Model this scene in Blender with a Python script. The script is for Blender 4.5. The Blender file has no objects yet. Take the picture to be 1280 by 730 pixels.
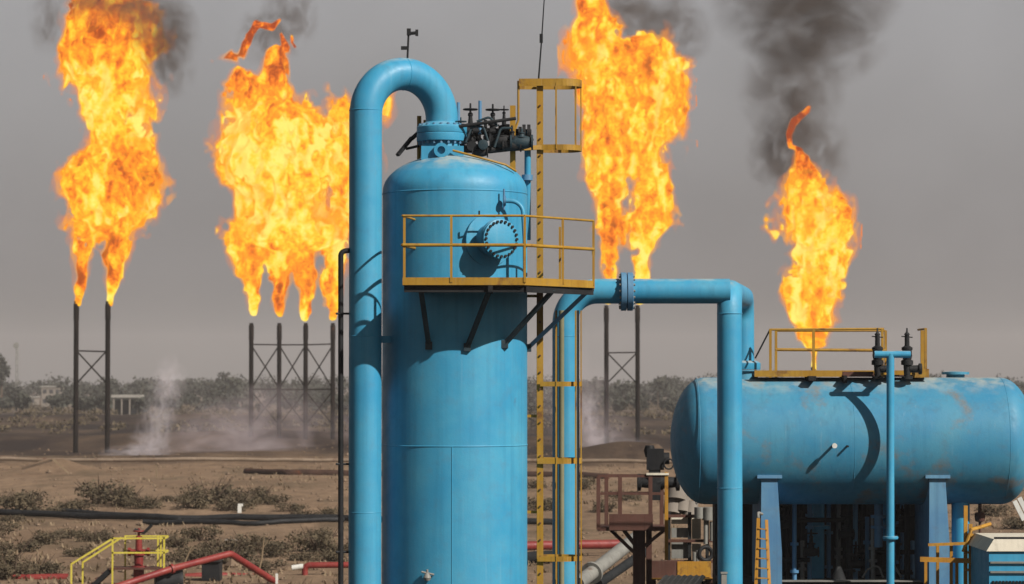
import bpy, math, random
import numpy as np
from mathutils import Vector, Matrix
random.seed(7)
RNG = np.random.default_rng(11)
R = math.radians
S = bpy.context.scene
COL = S.collection

# ------------------------------------------------------------------ camera, light, exposure
FPX = 3500.0                       # focal length in photo pixels (1280 wide)
HZ = 478.0                         # photo row of the true horizon
CAM_Z = 7.5
PITCH = math.atan((HZ - 365.0) / FPX)
cam = bpy.data.cameras.new('camera')
cam.sensor_width = 36.0
cam.lens = FPX / 1280.0 * 36.0
cam.clip_start, cam.clip_end = 1.0, 20000.0
cam.dof.use_dof = True
cam.dof.focus_distance = 52.0
cam.dof.aperture_fstop = 2.5
co = bpy.data.objects.new('camera', cam)
COL.objects.link(co)
co.location = (0, 0, CAM_Z)
co.rotation_euler = (math.pi / 2 + PITCH, 0, 0)
S.camera = co

SUN_AZ, SUN_EL = 49.0, 37.5        # azimuth to the right of straight behind the camera, elevation
to_sun = Vector((math.sin(R(SUN_AZ)) * math.cos(R(SUN_EL)), -math.cos(R(SUN_AZ)) * math.cos(R(SUN_EL)), math.sin(R(SUN_EL))))
sl = bpy.data.lights.new('sun', 'SUN')
sl.energy = 4.9
sl.angle = R(0.55)
sl.color = (1.0, 0.94, 0.86)
so = bpy.data.objects.new('sun', sl)
COL.objects.link(so)
so.rotation_euler = to_sun.to_track_quat('Z', 'Y').to_euler()

S.view_settings.view_transform = 'Standard'
S.view_settings.look = 'None'
S.view_settings.exposure = 0.38
S.view_settings.gamma = 1.0
S.view_settings.use_curve_mapping = False
S.cycles.use_denoising = True
S.cycles.max_bounces = 5
S.cycles.diffuse_bounces = 2
S.cycles.glossy_bounces = 2
S.cycles.volume_bounces = 2
S.cycles.transparent_max_bounces = 64
S.cycles.volume_step_rate = 1.0
S.cycles.volume_max_steps = 128

W = bpy.data.worlds.new('World')
S.world = W
W.use_nodes = True
wn, wl = W.node_tree.nodes, W.node_tree.links
bg = wn['Background']
sky = wn.new('ShaderNodeTexSky')
sky.sky_type = 'NISHITA'
sky.sun_disc = False
sky.sun_elevation = R(SUN_EL)
sky.sun_rotation = math.atan2(to_sun.x, to_sun.y)
sky.dust_density = 6.0
sky.air_density = 1.5
tc = wn.new('ShaderNodeTexCoord')
sx = wn.new('ShaderNodeSeparateXYZ')
wl.new(tc.outputs['Generated'], sx.inputs[0])
smog = wn.new('ShaderNodeValToRGB')          # the smoke-laden air over the field: dull brown low down, grey above; unseen overhead dimmed to cut fill light
cr = smog.color_ramp
cr.elements[0].position = 0.0
cr.elements[0].color = (1.6, 1.53, 1.52, 1)
cr.elements[1].position = 1.0
cr.elements[1].color = (0.7, 0.74, 0.85, 1)
for p, c in ((0.045, (2.58, 2.48, 2.53)), (0.14, (3.56, 3.48, 3.62)), (0.4, (1.35, 1.37, 1.42))):
    e = cr.elements.new(p)
    e.color = (*c, 1)
wl.new(sx.outputs['Z'], smog.inputs['Fac'])
wnz = wn.new('ShaderNodeTexNoise')
wnz.inputs['Scale'].default_value = 9.0
wnz.inputs['Detail'].default_value = 3.0
wl.new(tc.outputs['Generated'], wnz.inputs['Vector'])
wmr = wn.new('ShaderNodeMapRange')
wmr.inputs['From Min'].default_value = 0.3
wmr.inputs['From Max'].default_value = 0.7
wmr.inputs['To Min'].default_value = 0.86
wmr.inputs['To Max'].default_value = 1.12
wl.new(wnz.outputs['Fac'], wmr.inputs['Value'])
wsc = wn.new('ShaderNodeVectorMath')
wsc.operation = 'SCALE'
wl.new(smog.outputs['Color'], wsc.inputs[0])
wl.new(wmr.outputs['Result'], wsc.inputs['Scale'])
wmix = wn.new('ShaderNodeMixRGB')
wmix.inputs['Fac'].default_value = 0.85
wl.new(sky.outputs['Color'], wmix.inputs['Color1'])
wl.new(wsc.outputs['Vector'], wmix.inputs['Color2'])
wl.new(wmix.outputs['Color'], bg.inputs['Color'])
bg.inputs['Strength'].default_value = 0.077

# ------------------------------------------------------------------ pixel -> place
cp, sp = math.cos(PITCH), math.sin(PITCH)
def ray(x, y):
    a, b = (x - 640.0) / FPX, (365.0 - y) / FPX
    return Vector((a, cp - b * sp, sp + b * cp))
def P(x, y, Y):
    """point seen at photo pixel (x, y) that stands Y metres in front of the camera"""
    d = ray(x, y)
    return Vector((d.x * Y / d.y, Y, CAM_Z + d.z * Y / d.y))
def m_per_px(Y):
    return Y / FPX
def PX(x, Y): return P(x, 470, Y).x
def PZ(y, Y): return P(640, y, Y).z
def GY(y): return CAM_Z * FPX / (y - HZ)      # distance of flat ground seen at row y

# ------------------------------------------------------------------ mesh building
class MB:
    def __init__(s): s.v, s.f = [], []
    def add(s, vs, fs):
        o = len(s.v)
        s.v += [Vector(v) for v in vs]
        s.f += [tuple(i + o for i in f) for f in fs]
        return s
    def box(s, c, d, rz=0.0, M=None):
        x, y, z = d[0] / 2, d[1] / 2, d[2] / 2
        vs = [Vector(p) for p in ((-x, -y, -z), (x, -y, -z), (x, y, -z), (-x, y, -z), (-x, -y, z), (x, -y, z), (x, y, z), (-x, y, z))]
        rot = M or Matrix.Rotation(rz, 3, 'Z')
        return s.add([rot @ v + Vector(c) for v in vs], [(0, 3, 2, 1), (4, 5, 6, 7), (0, 1, 5, 4), (1, 2, 6, 5), (2, 3, 7, 6), (3, 0, 4, 7)])
    def span(s, a, b):
        a, b = Vector(a), Vector(b)
        return s.box((a + b) / 2, [abs(b[i] - a[i]) for i in range(3)])
    def bar(s, a, b, w, h=None, up=(0, 0, 1)):
        a, b = Vector(a), Vector(b)
        d = b - a
        L = d.length
        z = d.normalized()
        u = Vector(up)
        if abs(z.dot(u)) > .98: u = Vector((0, 1, 0))
        x = u.cross(z).normalized()
        y = z.cross(x)
        M = Matrix((x, y, z)).transposed()
        return s.box((a + b) / 2, (w, h or w, L), M=M)
    def tube(s, path, r, n=14, caps=True):
        path = [Vector(p) for p in path]
        rs = r if isinstance(r, (list, tuple)) else [r] * len(path)
        t0 = (path[1] - path[0]).normalized()
        u = Vector((0, 0, 1)) if abs(t0.z) < .9 else Vector((0, 1, 0))
        x = u.cross(t0).normalized()
        rings = []
        for i, p in enumerate(path):
            if i == 0: t = t0
            elif i == len(path) - 1: t = (p - path[i - 1]).normalized()
            else: t = ((p - path[i - 1]).normalized() + (path[i + 1] - p).normalized()).normalized()
            x = (x - t * x.dot(t)).normalized()
            y = t.cross(x)
            rings.append([p + (x * math.cos(2 * math.pi * k / n) + y * math.sin(2 * math.pi * k / n)) * rs[i] for k in range(n)])
        vs = [v for rg in rings for v in rg]
        fs = []
        for i in range(len(path) - 1):
            for k in range(n):
                a, b = i * n + k, i * n + (k + 1) % n
                fs.append((a, b, b + n, a + n))
        if caps:
            fs.append(tuple(range(n - 1, -1, -1)))
            fs.append(tuple((len(path) - 1) * n + k for k in range(n)))
        return s.add(vs, fs)
    def lathe(s, prof, c, axis=(0, 0, 1), n=32):
        """prof: (radius, distance along the axis); radius 0 closes to a point"""
        ax = Vector(axis).normalized()
        u = Vector((0, 0, 1)) if abs(ax.z) < .9 else Vector((0, 1, 0))
        x = u.cross(ax).normalized()
        y = ax.cross(x)
        c = Vector(c)
        vs, fs, rows = [], [], []
        for r, h in prof:
            if r < 1e-6:
                rows.append([len(vs)])
                vs.append(c + ax * h)
            else:
                rows.append(list(range(len(vs), len(vs) + n)))
                vs += [c + ax * h + (x * math.cos(2 * math.pi * k / n) + y * math.sin(2 * math.pi * k / n)) * r for k in range(n)]
        for a, b in zip(rows, rows[1:]):
            for k in range(n):
                k2 = (k + 1) % n
                if len(a) == 1 and len(b) == 1: continue
                if len(a) == 1: fs.append((a[0], b[k2], b[k]))
                elif len(b) == 1: fs.append((a[k], a[k2], b[0]))
                else: fs.append((a[k], a[k2], b[k2], b[k]))
        if len(rows[0]) > 1: fs.append(tuple(reversed(rows[0])))
        if len(rows[-1]) > 1: fs.append(tuple(rows[-1]))
        return s.add(vs, fs)
    def torus(s, c, axis, r, t, n=24, m=8):
        ax = Vector(axis).normalized()
        u = Vector((0, 0, 1)) if abs(ax.z) < .9 else Vector((0, 1, 0))
        x = u.cross(ax).normalized()
        y = ax.cross(x)
        c = Vector(c)
        vs, fs = [], []
        for i in range(n):
            a = 2 * math.pi * i / n
            d = x * math.cos(a) + y * math.sin(a)
            for j in range(m):
                b = 2 * math.pi * j / m
                vs.append(c + d * (r + t * math.cos(b)) + ax * t * math.sin(b))
        for i in range(n):
            for j in range(m):
                fs.append((i * m + j, ((i + 1) % n) * m + j, ((i + 1) % n) * m + (j + 1) % m, i * m + (j + 1) % m))
        return s.add(vs, fs)
    def prism(s, poly, z0, z1):
        n = len(poly)
        vs = [(p[0], p[1], z0) for p in poly] + [(p[0], p[1], z1) for p in poly]
        fs = [tuple(range(n - 1, -1, -1)), tuple(range(n, 2 * n))]
        fs += [(i, (i + 1) % n, (i + 1) % n + n, i + n) for i in range(n)]
        return s.add(vs, fs)

def arc(c, u, v, r, a0, a1, n=12):
    c, u, v = Vector(c), Vector(u), Vector(v)
    return [c + (u * math.cos(R(a0 + (a1 - a0) * i / n)) + v * math.sin(R(a0 + (a1 - a0) * i / n))) * r for i in range(n + 1)]
def bend(pts, r, n=8):
    """polyline with every inner corner rounded to radius r"""
    pts = [Vector(p) for p in pts]
    out = [pts[0]]
    for a, b, c in zip(pts, pts[1:], pts[2:]):
        d1, d2 = (a - b).normalized(), (c - b).normalized()
        ang = d1.angle(d2)
        if ang > math.pi - .02:
            out.append(b)
            continue
        t = min(r / math.tan(ang / 2), (a - b).length * .49 if len(out) > 1 else (a - b).length * .98, (c - b).length * .98)
        rr = t * math.tan(ang / 2)
        ctr = b + (d1 + d2).normalized() * (rr / math.sin(ang / 2))
        p0, p1 = b + d1 * t, b + d2 * t
        e0, e1 = (p0 - ctr).normalized(), (p1 - ctr).normalized()
        th = e0.angle(e1)
        for i in range(n + 1):
            k = i / n
            out.append(ctr + (e0 * math.sin((1 - k) * th) + e1 * math.sin(k * th)) / math.sin(th) * rr)
    out.append(pts[-1])
    return out

def world_loc(o):
    v = Vector(o.location)
    while o.parent:
        o = o.parent
        v += Vector(o.location)
    return v
def part(name, mb, mat, parent=None, label=None, smooth=38, loc=None):
    me = bpy.data.meshes.new(name)
    org = Vector(loc) if loc is not None else (world_loc(parent) if parent else Vector((0, 0, 0)))
    me.from_pydata([v - org for v in mb.v], [], mb.f)
    me.materials.append(mat)
    if smooth:
        me.polygons.foreach_set('use_smooth', [True] * len(me.polygons))
        try: me.set_sharp_from_angle(angle=R(smooth))
        except Exception: pass
    me.update()
    o = bpy.data.objects.new(name, me)
    COL.objects.link(o)
    if parent:
        o.parent = parent
        o.location = org - world_loc(parent)
    else:
        o.location = org
    if label: o['label'] = label
    return o
def tag(o, label, cat=None, group=None, kind=None):
    o['label'] = label
    if cat: o['category'] = cat
    if group: o['group'] = group
    if kind: o['kind'] = kind
    return o
def thing(name, label, cat, loc, group=None):
    o = bpy.data.objects.new(name, None)
    o.empty_display_size = .3
    COL.objects.link(o)
    o.location = loc
    return tag(o, label, cat, group)
def dup(root, loc, label, rz=0.0, sc=1.0):
    c = root.copy()
    COL.objects.link(c)
    c.location = loc
    c.rotation_euler = (0, 0, rz)
    c.scale = (sc, sc, sc)
    c['label'] = label
    for ch in root.children:
        k = ch.copy()
        COL.objects.link(k)
        k.parent = c
        for g in ch.children:
            q = g.copy()
            COL.objects.link(q)
            q.parent = k
    return c

# ------------------------------------------------------------------ materials
def new_mat(name):
    m = bpy.data.materials.new(name)
    m.use_nodes = True
    return m, m.node_tree.nodes, m.node_tree.links
def paint(name, base, second=None, rust=0.0, rough=0.45, scale=1.0, grime=0.35, metal=0.0, bump=0.12, streak=0.5, dust=0.0, spec=0.35, rustcol=((.13, .045, .02), (.05, .022, .014))):
    """weathered paint: chalky patches, thin vertical run marks, dirt, spots of rust"""
    m, n, l = new_mat(name)
    b = n['Principled BSDF']
    t = n.new('ShaderNodeTexCoord')
    mp = n.new('ShaderNodeMapping')
    mp.inputs['Scale'].default_value = (scale, scale, scale)
    l.new(t.outputs['Object'], mp.inputs['Vector'])
    def noise(sc, det=4, vec=None, rgh=.6):
        q = n.new('ShaderNodeTexNoise')
        q.inputs['Scale'].default_value = sc
        q.inputs['Detail'].default_value = det
        q.inputs['Roughness'].default_value = rgh
        l.new((vec or mp).outputs['Vector'], q.inputs['Vector'])
        return q
    def ramp(src, lo, hi, a=0.0, c=1.0):
        q = n.new('ShaderNodeMapRange')
        q.inputs['From Min'].default_value = lo
        q.inputs['From Max'].default_value = hi
        q.inputs['To Min'].default_value = a
        q.inputs['To Max'].default_value = c
        l.new(src, q.inputs['Value'])
        return q.outputs['Result']
    def mix(fac, c1, c2):
        q = n.new('ShaderNodeMixRGB')
        if fac is not None: l.new(fac, q.inputs['Fac'])
        for k, c in (('Color1', c1), ('Color2', c2)):
            if isinstance(c, tuple): q.inputs[k].default_value = (*c, 1)
            else: l.new(c, q.inputs[k])
        return q.outputs['Color']
    base = tuple(c * .77 for c in base)
    second = tuple(c * .77 for c in second) if second else None
    second = second or tuple(min(1, c * 1.25 + .02) for c in base)
    col = mix(ramp(noise(.9, 5).outputs['Fac'], .38, .68), base, second)
    st = n.new('ShaderNodeMapping')
    st.inputs['Scale'].default_value = (7, 7, .22)
    l.new(mp.outputs['Vector'], st.inputs['Vector'])
    dark = tuple(c * .55 for c in base)
    col = mix(ramp(noise(1.0, 3, st).outputs['Fac'], .5, .78, 0, streak), col, dark)
    pale = tuple(c * .6 + .22 for c in second)
    col = mix(ramp(noise(1.7, 3, st).outputs['Fac'], .62, .85, 0, streak * .6), col, pale)
    g = noise(4.0, 8, None, .7)
    col = mix(ramp(g.outputs['Fac'], .52, .8, 0, grime), col, (.09, .075, .055))
    if dust:
        ge = n.new('ShaderNodeNewGeometry')
        sz = n.new('ShaderNodeSeparateXYZ')
        l.new(ge.outputs['Normal'], sz.inputs[0])
        dm = n.new('ShaderNodeMath')
        dm.operation = 'MULTIPLY'
        l.new(ramp(sz.outputs['Z'], .72, 1.0), dm.inputs[0])
        l.new(ramp(noise(3.2, 6).outputs['Fac'], .42, .62, .1, dust), dm.inputs[1])
        col = mix(dm.outputs[0], col, (.46, .42, .32))          # blown dust and droppings that lie on upward faces
    fine = noise(26, 4)
    if rust > 0:
        rm = n.new('ShaderNodeMath')
        rm.operation = 'MULTIPLY'
        l.new(ramp(noise(.8, 9, None, .62).outputs['Fac'], .70 - rust * .26, .80 - rust * .26), rm.inputs[0])
        rm.inputs[1].default_value = .9
        rc = mix(ramp(fine.outputs['Fac'], .35, .65), *rustcol)
        col = mix(rm.outputs[0], col, rc)
    l.new(col, b.inputs['Base Color'])
    l.new(ramp(g.outputs['Fac'], .3, .75, rough - .1, min(1, rough + .22)), b.inputs['Roughness'])
    b.inputs['Metallic'].default_value = metal
    b.inputs['Specular IOR Level'].default_value = spec
    bp = n.new('ShaderNodeBump')
    bp.inputs['Strength'].default_value = bump
    bp.inputs['Distance'].default_value = .02
    l.new(fine.outputs['Fac'], bp.inputs['Height'])
    l.new(bp.outputs['Normal'], b.inputs['Normal'])
    return m
M = {}
M['blue'] = paint('blue_paint', (.038, .295, .51), (.075, .365, .55), rust=.05, rough=.45, grime=.22, streak=.38, dust=.75)
M['blue_tank'] = paint('blue_tank_paint', (.034, .23, .40), (.07, .28, .41), rust=.48, rough=.55, grime=.35, streak=.4, dust=.6, rustcol=((.17, .14, .11), (.11, .12, .12)))
M['blue_dull'] = paint('dull_blue_paint', (.08, .22, .40), (.13, .30, .45), rust=.15, rough=.55, grime=.4)
M['yellow'] = paint('ochre_yellow_paint', (.36, .19, .015), (.43, .25, .03), rust=.5, rough=.5, scale=2.2, grime=.45)
M['lemon'] = paint('lemon_yellow_paint', (.62, .52, .06), (.72, .62, .12), rust=.1, rough=.5, scale=1.5, grime=.2)
M['orange'] = paint('orange_yellow_paint', (.42, .19, .015), (.50, .27, .03), rust=.5, rough=.55, scale=2.2, grime=.5)
M['brown'] = paint('brown_primer', (.085, .033, .022), (.12, .05, .035), rust=.4, rough=.7, scale=2)
M['brace'] = paint('dark_blue_grey_paint', (.02, .042, .055), (.03, .055, .07), rust=.15, rough=.6, scale=2, spec=.25)
M['burnt'] = paint('burnt_pipe', (.045, .024, .018), (.075, .04, .028), rust=.4, rough=.85, scale=1, spec=.15)
M['olive'] = paint('dusty_olive_reflection', (.17, .17, .095), (.24, .23, .14), rust=.1, rough=.7)
M['black'] = paint('black_steel', (.011, .012, .014), (.024, .025, .027), rust=.06, rough=.6, scale=2, grime=.12, streak=.1, spec=.2)
M['stack'] = paint('sooty_steel', (.010, .008, .0075), (.022, .016, .014), rust=.3, rough=.85, scale=.6, grime=.1, streak=.2, spec=.1)
M['red'] = paint('red_pipe_paint', (.20, .018, .018), (.29, .045, .035), rust=.25, rough=.5, scale=1.4, grime=.4)
M['grey'] = paint('grey_steel', (.20, .20, .185), (.28, .275, .25), rust=.25, rough=.5, scale=1.5, grime=.5)
M['white'] = paint('white_paint', (.70, .70, .66), (.78, .77, .72), rust=.1, rough=.5, scale=1.5, grime=.4)
M['cream'] = paint('cream_sheet', (.68, .62, .50), (.75, .70, .58), rust=.08, rough=.55, scale=1.2, grime=.35)
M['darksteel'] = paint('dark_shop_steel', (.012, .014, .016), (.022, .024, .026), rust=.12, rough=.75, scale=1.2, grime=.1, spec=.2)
M['longpipe'] = paint('rusty_pale_pipe', (.22, .16, .11), (.30, .23, .17), rust=.4, rough=.8)
M['stone'] = paint('stone', (.17, .115, .075), (.24, .17, .115), rough=.95)
M['wall'] = paint('pale_render', (.24, .21, .18), (.30, .26, .22), rust=.05, rough=.9, scale=.3)
M['window'] = paint('dark_window', (.05, .05, .055), (.07, .07, .07), rough=.3, scale=.3, grime=.1)
M['bark'] = paint('bark', (.09, .06, .04), (.13, .09, .06), rough=.9, bump=.4)
M['concrete'] = paint('concrete', (.33, .31, .28), (.42, .40, .36), rough=.9, scale=.8)
def leaf_mat(name, a, b):
    m, n, l = new_mat(name)
    s = n['Principled BSDF']
    t = n.new('ShaderNodeTexCoord')
    q = n.new('ShaderNodeTexNoise')
    q.inputs['Scale'].default_value = .9
    q.inputs['Detail'].default_value = 6
    l.new(t.outputs['Object'], q.inputs['Vector'])
    c = n.new('ShaderNodeMixRGB')
    c.inputs['Color1'].default_value = (*a, 1)
    c.inputs['Color2'].default_value = (*b, 1)
    mr = n.new('ShaderNodeMapRange')
    mr.inputs['From Min'].default_value = .35
    mr.inputs['From Max'].default_value = .65
    l.new(q.outputs['Fac'], mr.inputs['Value'])
    l.new(mr.outputs['Result'], c.inputs['Fac'])
    l.new(c.outputs['Color'], s.inputs['Base Color'])
    s.inputs['Roughness'].default_value = .85
    return m
M['scrub'] = leaf_mat('dry_scrub_leaf', (.05, .037, .019), (.092, .068, .036))
M['tree'] = leaf_mat('dusty_tree_leaf', (.024, .027, .02), (.044, .044, .031))
M['straw'] = leaf_mat('straw', (.13, .092, .052), (.20, .145, .088))

# ------------------------------------------------------------------ noise helpers
_T = RNG.random((64, 64)).astype(np.float32)
def n2(x, y):
    x, y = np.asarray(x, float), np.asarray(y, float)
    xi, yi = np.floor(x).astype(int), np.floor(y).astype(int)
    u, v = x - xi, y - yi
    u, v = u * u * (3 - 2 * u), v * v * (3 - 2 * v)
    g = lambda a, b: _T[a % 64, b % 64]
    return (g(xi, yi) * (1 - u) + g(xi + 1, yi) * u) * (1 - v) + (g(xi, yi + 1) * (1 - u) + g(xi + 1, yi + 1) * u) * v
def fb(x, y, o=4):
    s, a = 0, .5
    for k in range(o):
        s = s + a * (n2(x * 2 ** k + 17.3 * k, y * 2 ** k + 5.1 * k) - .5) * 2
        a *= .5
    return s

# ------------------------------------------------------------------ ground: one sheet to the horizon
def bump(x, y, cx, cy, rx, ry, h):
    return h * np.exp(-((x - cx) / rx) ** 2 - ((y - cy) / ry) ** 2)
def height(x, y):
    x, y = np.asarray(x, float), np.asarray(y, float)
    h = .22 * fb(x / 9, y / 9, 4) + .07 * fb(x / 1.7, y / 1.7, 3)
    far = np.clip((y - 255) / 60, 0, 1)
    h = h + far * .5 * fb(x / 25, y / 40, 4)
    # a ploughed-up berm behind the long pale pipe and others among the stacks
    h = h + .9 * np.exp(-((y - 262 - 3 * fb(x / 14, x / 31, 3)) / 5.0) ** 2) * (.75 + .5 * fb(x / 11, y / 50, 3)) * (np.asarray(x) < 14)
    h = h + 1.5 * np.exp(-((y - 345 - 8 * fb(x / 30, x / 17, 2)) / 12) ** 2) * np.clip(.7 + fb(x / 20, 3.3 + y / 90, 3), 0, 2)
    h = h + 1.6 * np.exp(-((y - 520) / 30) ** 2) * np.clip(.7 + fb(x / 30, 9.3 + y / 90, 3), 0, 2)
    h = h + bump(x, y, PX(790, 262), 264, 6.0, 5, 1.5)          # dark earth mound
    h = h + bump(x, y, PX(70, 236), 236, 2.6, 3.5, 1.1)         # sand heap
    h = h + .35 * np.exp(-((y - 166) / 6) ** 2) + .25 * np.exp(-((y - 205) / 9) ** 2)
    return h * np.clip((y - 40) / 40, 0, 1)
def hz(x, y): return float(height(x, y))
def ground():
    a = np.linspace(-1, 1, 330)
    xs = np.sign(a) * (np.abs(a) * 75 + np.abs(a) ** 6 * 3600)
    ys = np.concatenate([np.linspace(-600, 60, 12), np.arange(66, 330, 1.15), np.geomspace(331, 3900, 130)])
    X, Y = np.meshgrid(xs, ys)
    # keep the columns dense where the view cone widens with distance
    X = X * np.clip(1 + (Y - 120) / 420, 1, 3.2)
    Z = height(X, Y)
    Z = Z * np.clip(1.2 - Y / 3000, 0, 1)
    nx, ny = len(xs), len(ys)
    v = np.stack([X, Y, Z], -1).reshape(-1, 3)
    i = np.arange(nx * ny).reshape(ny, nx)
    f = np.stack([i[:-1, :-1], i[:-1, 1:], i[1:, 1:], i[1:, :-1]], -1).reshape(-1, 4)
    me = bpy.data.meshes.new('ground')
    me.from_pydata(v.tolist(), [], f.tolist())
    me.polygons.foreach_set('use_smooth', [True] * len(me.polygons))
    o = bpy.data.objects.new('ground', me)
    COL.objects.link(o)
    o['kind'] = 'structure'
    o['label'] = 'bare sandy ground with dark scorched earth around the flares'
    m, n, l = new_mat('desert_soil')
    b = n['Principled BSDF']
    b.inputs['Roughness'].default_value = .95
    b.inputs['Specular IOR Level'].default_value = .15
    t = n.new('ShaderNodeTexCoord')
    sep = n.new('ShaderNodeSeparateXYZ')
    l.new(t.outputs['Object'], sep.inputs[0])
    def noise(sc, det, sy=1.0, rgh=.6):
        mp = n.new('ShaderNodeMapping')
        mp.inputs['Scale'].default_value = (1, sy, 1)
        l.new(t.outputs['Object'], mp.inputs['Vector'])
        q = n.new('ShaderNodeTexNoise')
        q.inputs['Scale'].default_value = sc
        q.inputs['Detail'].default_value = det
        q.inputs['Roughness'].default_value = rgh
        l.new(mp.outputs['Vector'], q.inputs['Vector'])
        return q.outputs['Fac']
    def mr(src, lo, hi, a=0.0, c=1.0):
        q = n.new('ShaderNodeMapRange')
        for k, val in (('From Min', lo), ('From Max', hi), ('To Min', a), ('To Max', c)): q.inputs[k].default_value = val
        l.new(src, q.inputs['Value'])
        return q.outputs['Result']
    def math_(op, a, c):
        q = n.new('ShaderNodeMath')
        q.operation = op
        for k, s_ in ((0, a), (1, c)):
            if isinstance(s_, (int, float)): q.inputs[k].default_value = s_
            else: l.new(s_, q.inputs[k])
        return q.outputs[0]
    def mix(fac, c1, c2):
        q = n.new('ShaderNodeMixRGB')
        l.new(fac, q.inputs['Fac'])
        for k, c in (('Color1', c1), ('Color2', c2)):
            if isinstance(c, tuple): q.inputs[k].default_value = (*c, 1)
            else: l.new(c, q.inputs[k])
        return q.outputs['Color']
    sand = mix(mr(noise(.07, 6, .5), .35, .65), (.17, .112, .071), (.24, .165, .107))
    sand = mix(mr(noise(.9, 8, .4, .7), .42, .7), sand, (.125, .083, .054))
    sand = mix(mr(noise(.16, 7, .35, .65), .52, .64, 0, .8), sand, (.105, .075, .047))     # trodden, weedy soil
    yy = math_('ADD', sep.outputs['Y'], mr(noise(.05, 5, .6), .3, .7, -26, 26))
    burn = math_('MULTIPLY', mr(yy, 250, 275), mr(yy, 640, 880, 1, 0))
    burn = math_('MULTIPLY', burn, mr(noise(.045, 6, .35), .3, .55, .45, 1))
    col = mix(burn, sand, (.020, .013, .011))
    dust = math_('MULTIPLY', mr(yy, 560, 900), .7)
    col = mix(dust, col, (.092, .075, .063))
    bounce_cut = mr(sep.outputs['Y'], 82, 97, 1, 0)
    col = mix(bounce_cut, col, (.045, .038, .032))                   # unseen ground under the vessels darkened to cut bounce light
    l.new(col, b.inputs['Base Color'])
    bp = n.new('ShaderNodeBump')
    bp.inputs['Strength'].default_value = .8
    bp.inputs['Distance'].default_value = .25
    l.new(noise(1.3, 9, .7, .7), bp.inputs['Height'])
    l.new(bp.outputs['Normal'], b.inputs['Normal'])
    me.materials.append(m)
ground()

# ------------------------------------------------------------------ tall blue vessel and its goose-neck pipe
Y0 = 50.0
k0 = m_per_px(Y0)
vx, vr = PX(568.5, Y0), 90.5 * k0
vroot = thing('pressure_vessel', 'tall upright blue cylindrical vessel with a domed top and bolted manhole', 'vessel', (vx, Y0, 0))
zt = PZ(240, Y0)                                    # where the dome starts
prof = [(vr, .9)] + [(vr, .9 + (zt - .9) * i / 24) for i in range(1, 25)]
prof += [(vr * math.cos(R(a)), zt + vr * .52 * math.sin(R(a))) for a in range(5, 90, 5)] + [(0, zt + vr * .52)]
part('shell', MB().lathe(prof, (vx, Y0, 0), n=96), M['blue'], vroot)
part('skirt', MB().lathe([(vr + .03, 0), (vr + .03, 1.0)], (vx, Y0, 0), n=64), M['blue'], vroot)
for y in (243, 556):
    part('weld_seam', MB().torus((vx, Y0, PZ(y, Y0)), (0, 0, 1), vr - .004, .014, 96, 6), M['blue'], vroot)
zs0, zs1 = PZ(556, Y0), .9
part('weld_seam', MB().tube([(vx - .02 , Y0 - vr - .001, PZ(556, Y0)), (vx - .02, Y0 - vr - .001, 1)], .008, 6), M['blue'], vroot)
# top nozzle
nx_ = PX(552, Y0)
ntop = PZ(167, Y0)
part('nozzle_neck', MB().lathe([(.40, zt + vr * .40), (.38, zt + vr * .5), (.365, PZ(180, Y0)), (.365, ntop - .02)], (nx_, Y0, 0), n=48), M['blue'], vroot)
part('nozzle_flange', MB().lathe([(.38, ntop - .15), (.445, ntop - .145), (.45, ntop - .13), (.45, ntop - .015), (.44, ntop - .004)], (nx_, Y0, 0), n=48), M['blue'], vroot)
lug = MB().prism([(0, 0)] * 3, 0, 0)
lug = MB()
c = P(553, 189, Y0 - .62)
lug.box(c + Vector((0, .1, -.05)), (.75, .05, .30))
part('reinforcing_plate', lug, M['blue'], vroot)
lg = MB().lathe([(.13, 0), (.13, .1), (.07, .1), (.07, .02)], c + Vector((-.02, .08, .02)), (0, -1, 0), 24)
part('lifting_lug', lg, M['blue'], vroot)
# manhole: neck, flange, cover, bolts; turned 30 degrees to the right
an = R(29)
md = Vector((math.sin(an), -math.cos(an), 0))
mc0 = Vector((vx, Y0, PZ(304, Y0)))
mr_ = 24 * k0 * .97
cov = 119 * k0 + .02
part('manhole_pad', MB().lathe([(.46, vr - .10), (.46, vr + .004), (.38, vr + .012)], mc0, md, 40), M['blue'], vroot)
part('manhole_neck', MB().lathe([(mr_ - .055, vr - .2), (mr_ - .055, cov - .12)], mc0, md, 40), M['blue'], vroot)
part('manhole_flange', MB().lathe([(mr_ - .03, cov - .15), (mr_ + .012, cov - .145), (mr_ + .012, cov - .075), (mr_ - .02, cov - .07)], mc0, md, 40), M['blue'], vroot)
mcv = part('manhole_cover', MB().lathe([(mr_ - .02, cov - .065), (mr_ + .01, cov - .06), (mr_ + .01, cov - .004), (mr_, cov), (0, cov + .012)], mc0, md, 48), M['blue'], vroot)
sx_ = Vector((0, 0, 1)).cross(md).normalized()
bm_ = MB()
for i in range(24):
    a = 2 * math.pi * i / 24
    q = mc0 + (sx_ * math.cos(a) + Vector((0, 0, 1)) * math.sin(a)) * (mr_ - .028)
    bm_.lathe([(.017, cov - .17), (.017, cov + .028)], q, md, 6)
    bm_.lathe([(.026, cov + .002), (.026, cov + .03)], q, md, 6)
part('bolt_ring', bm_, M['black'], mcv)
dv = MB()
q = mc0 + md * (cov - .1) - sx_ * .22 + Vector((0, 0, mr_ + .06))
dv.tube([q - sx_ * .16, q + sx_ * .16], .015, 8)
dv.tube([q - sx_ * .16, q - sx_ * .16 + Vector((0, 0, .09))], .015, 8)
part('hinge_davit', dv, M['black'], vroot)
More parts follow.
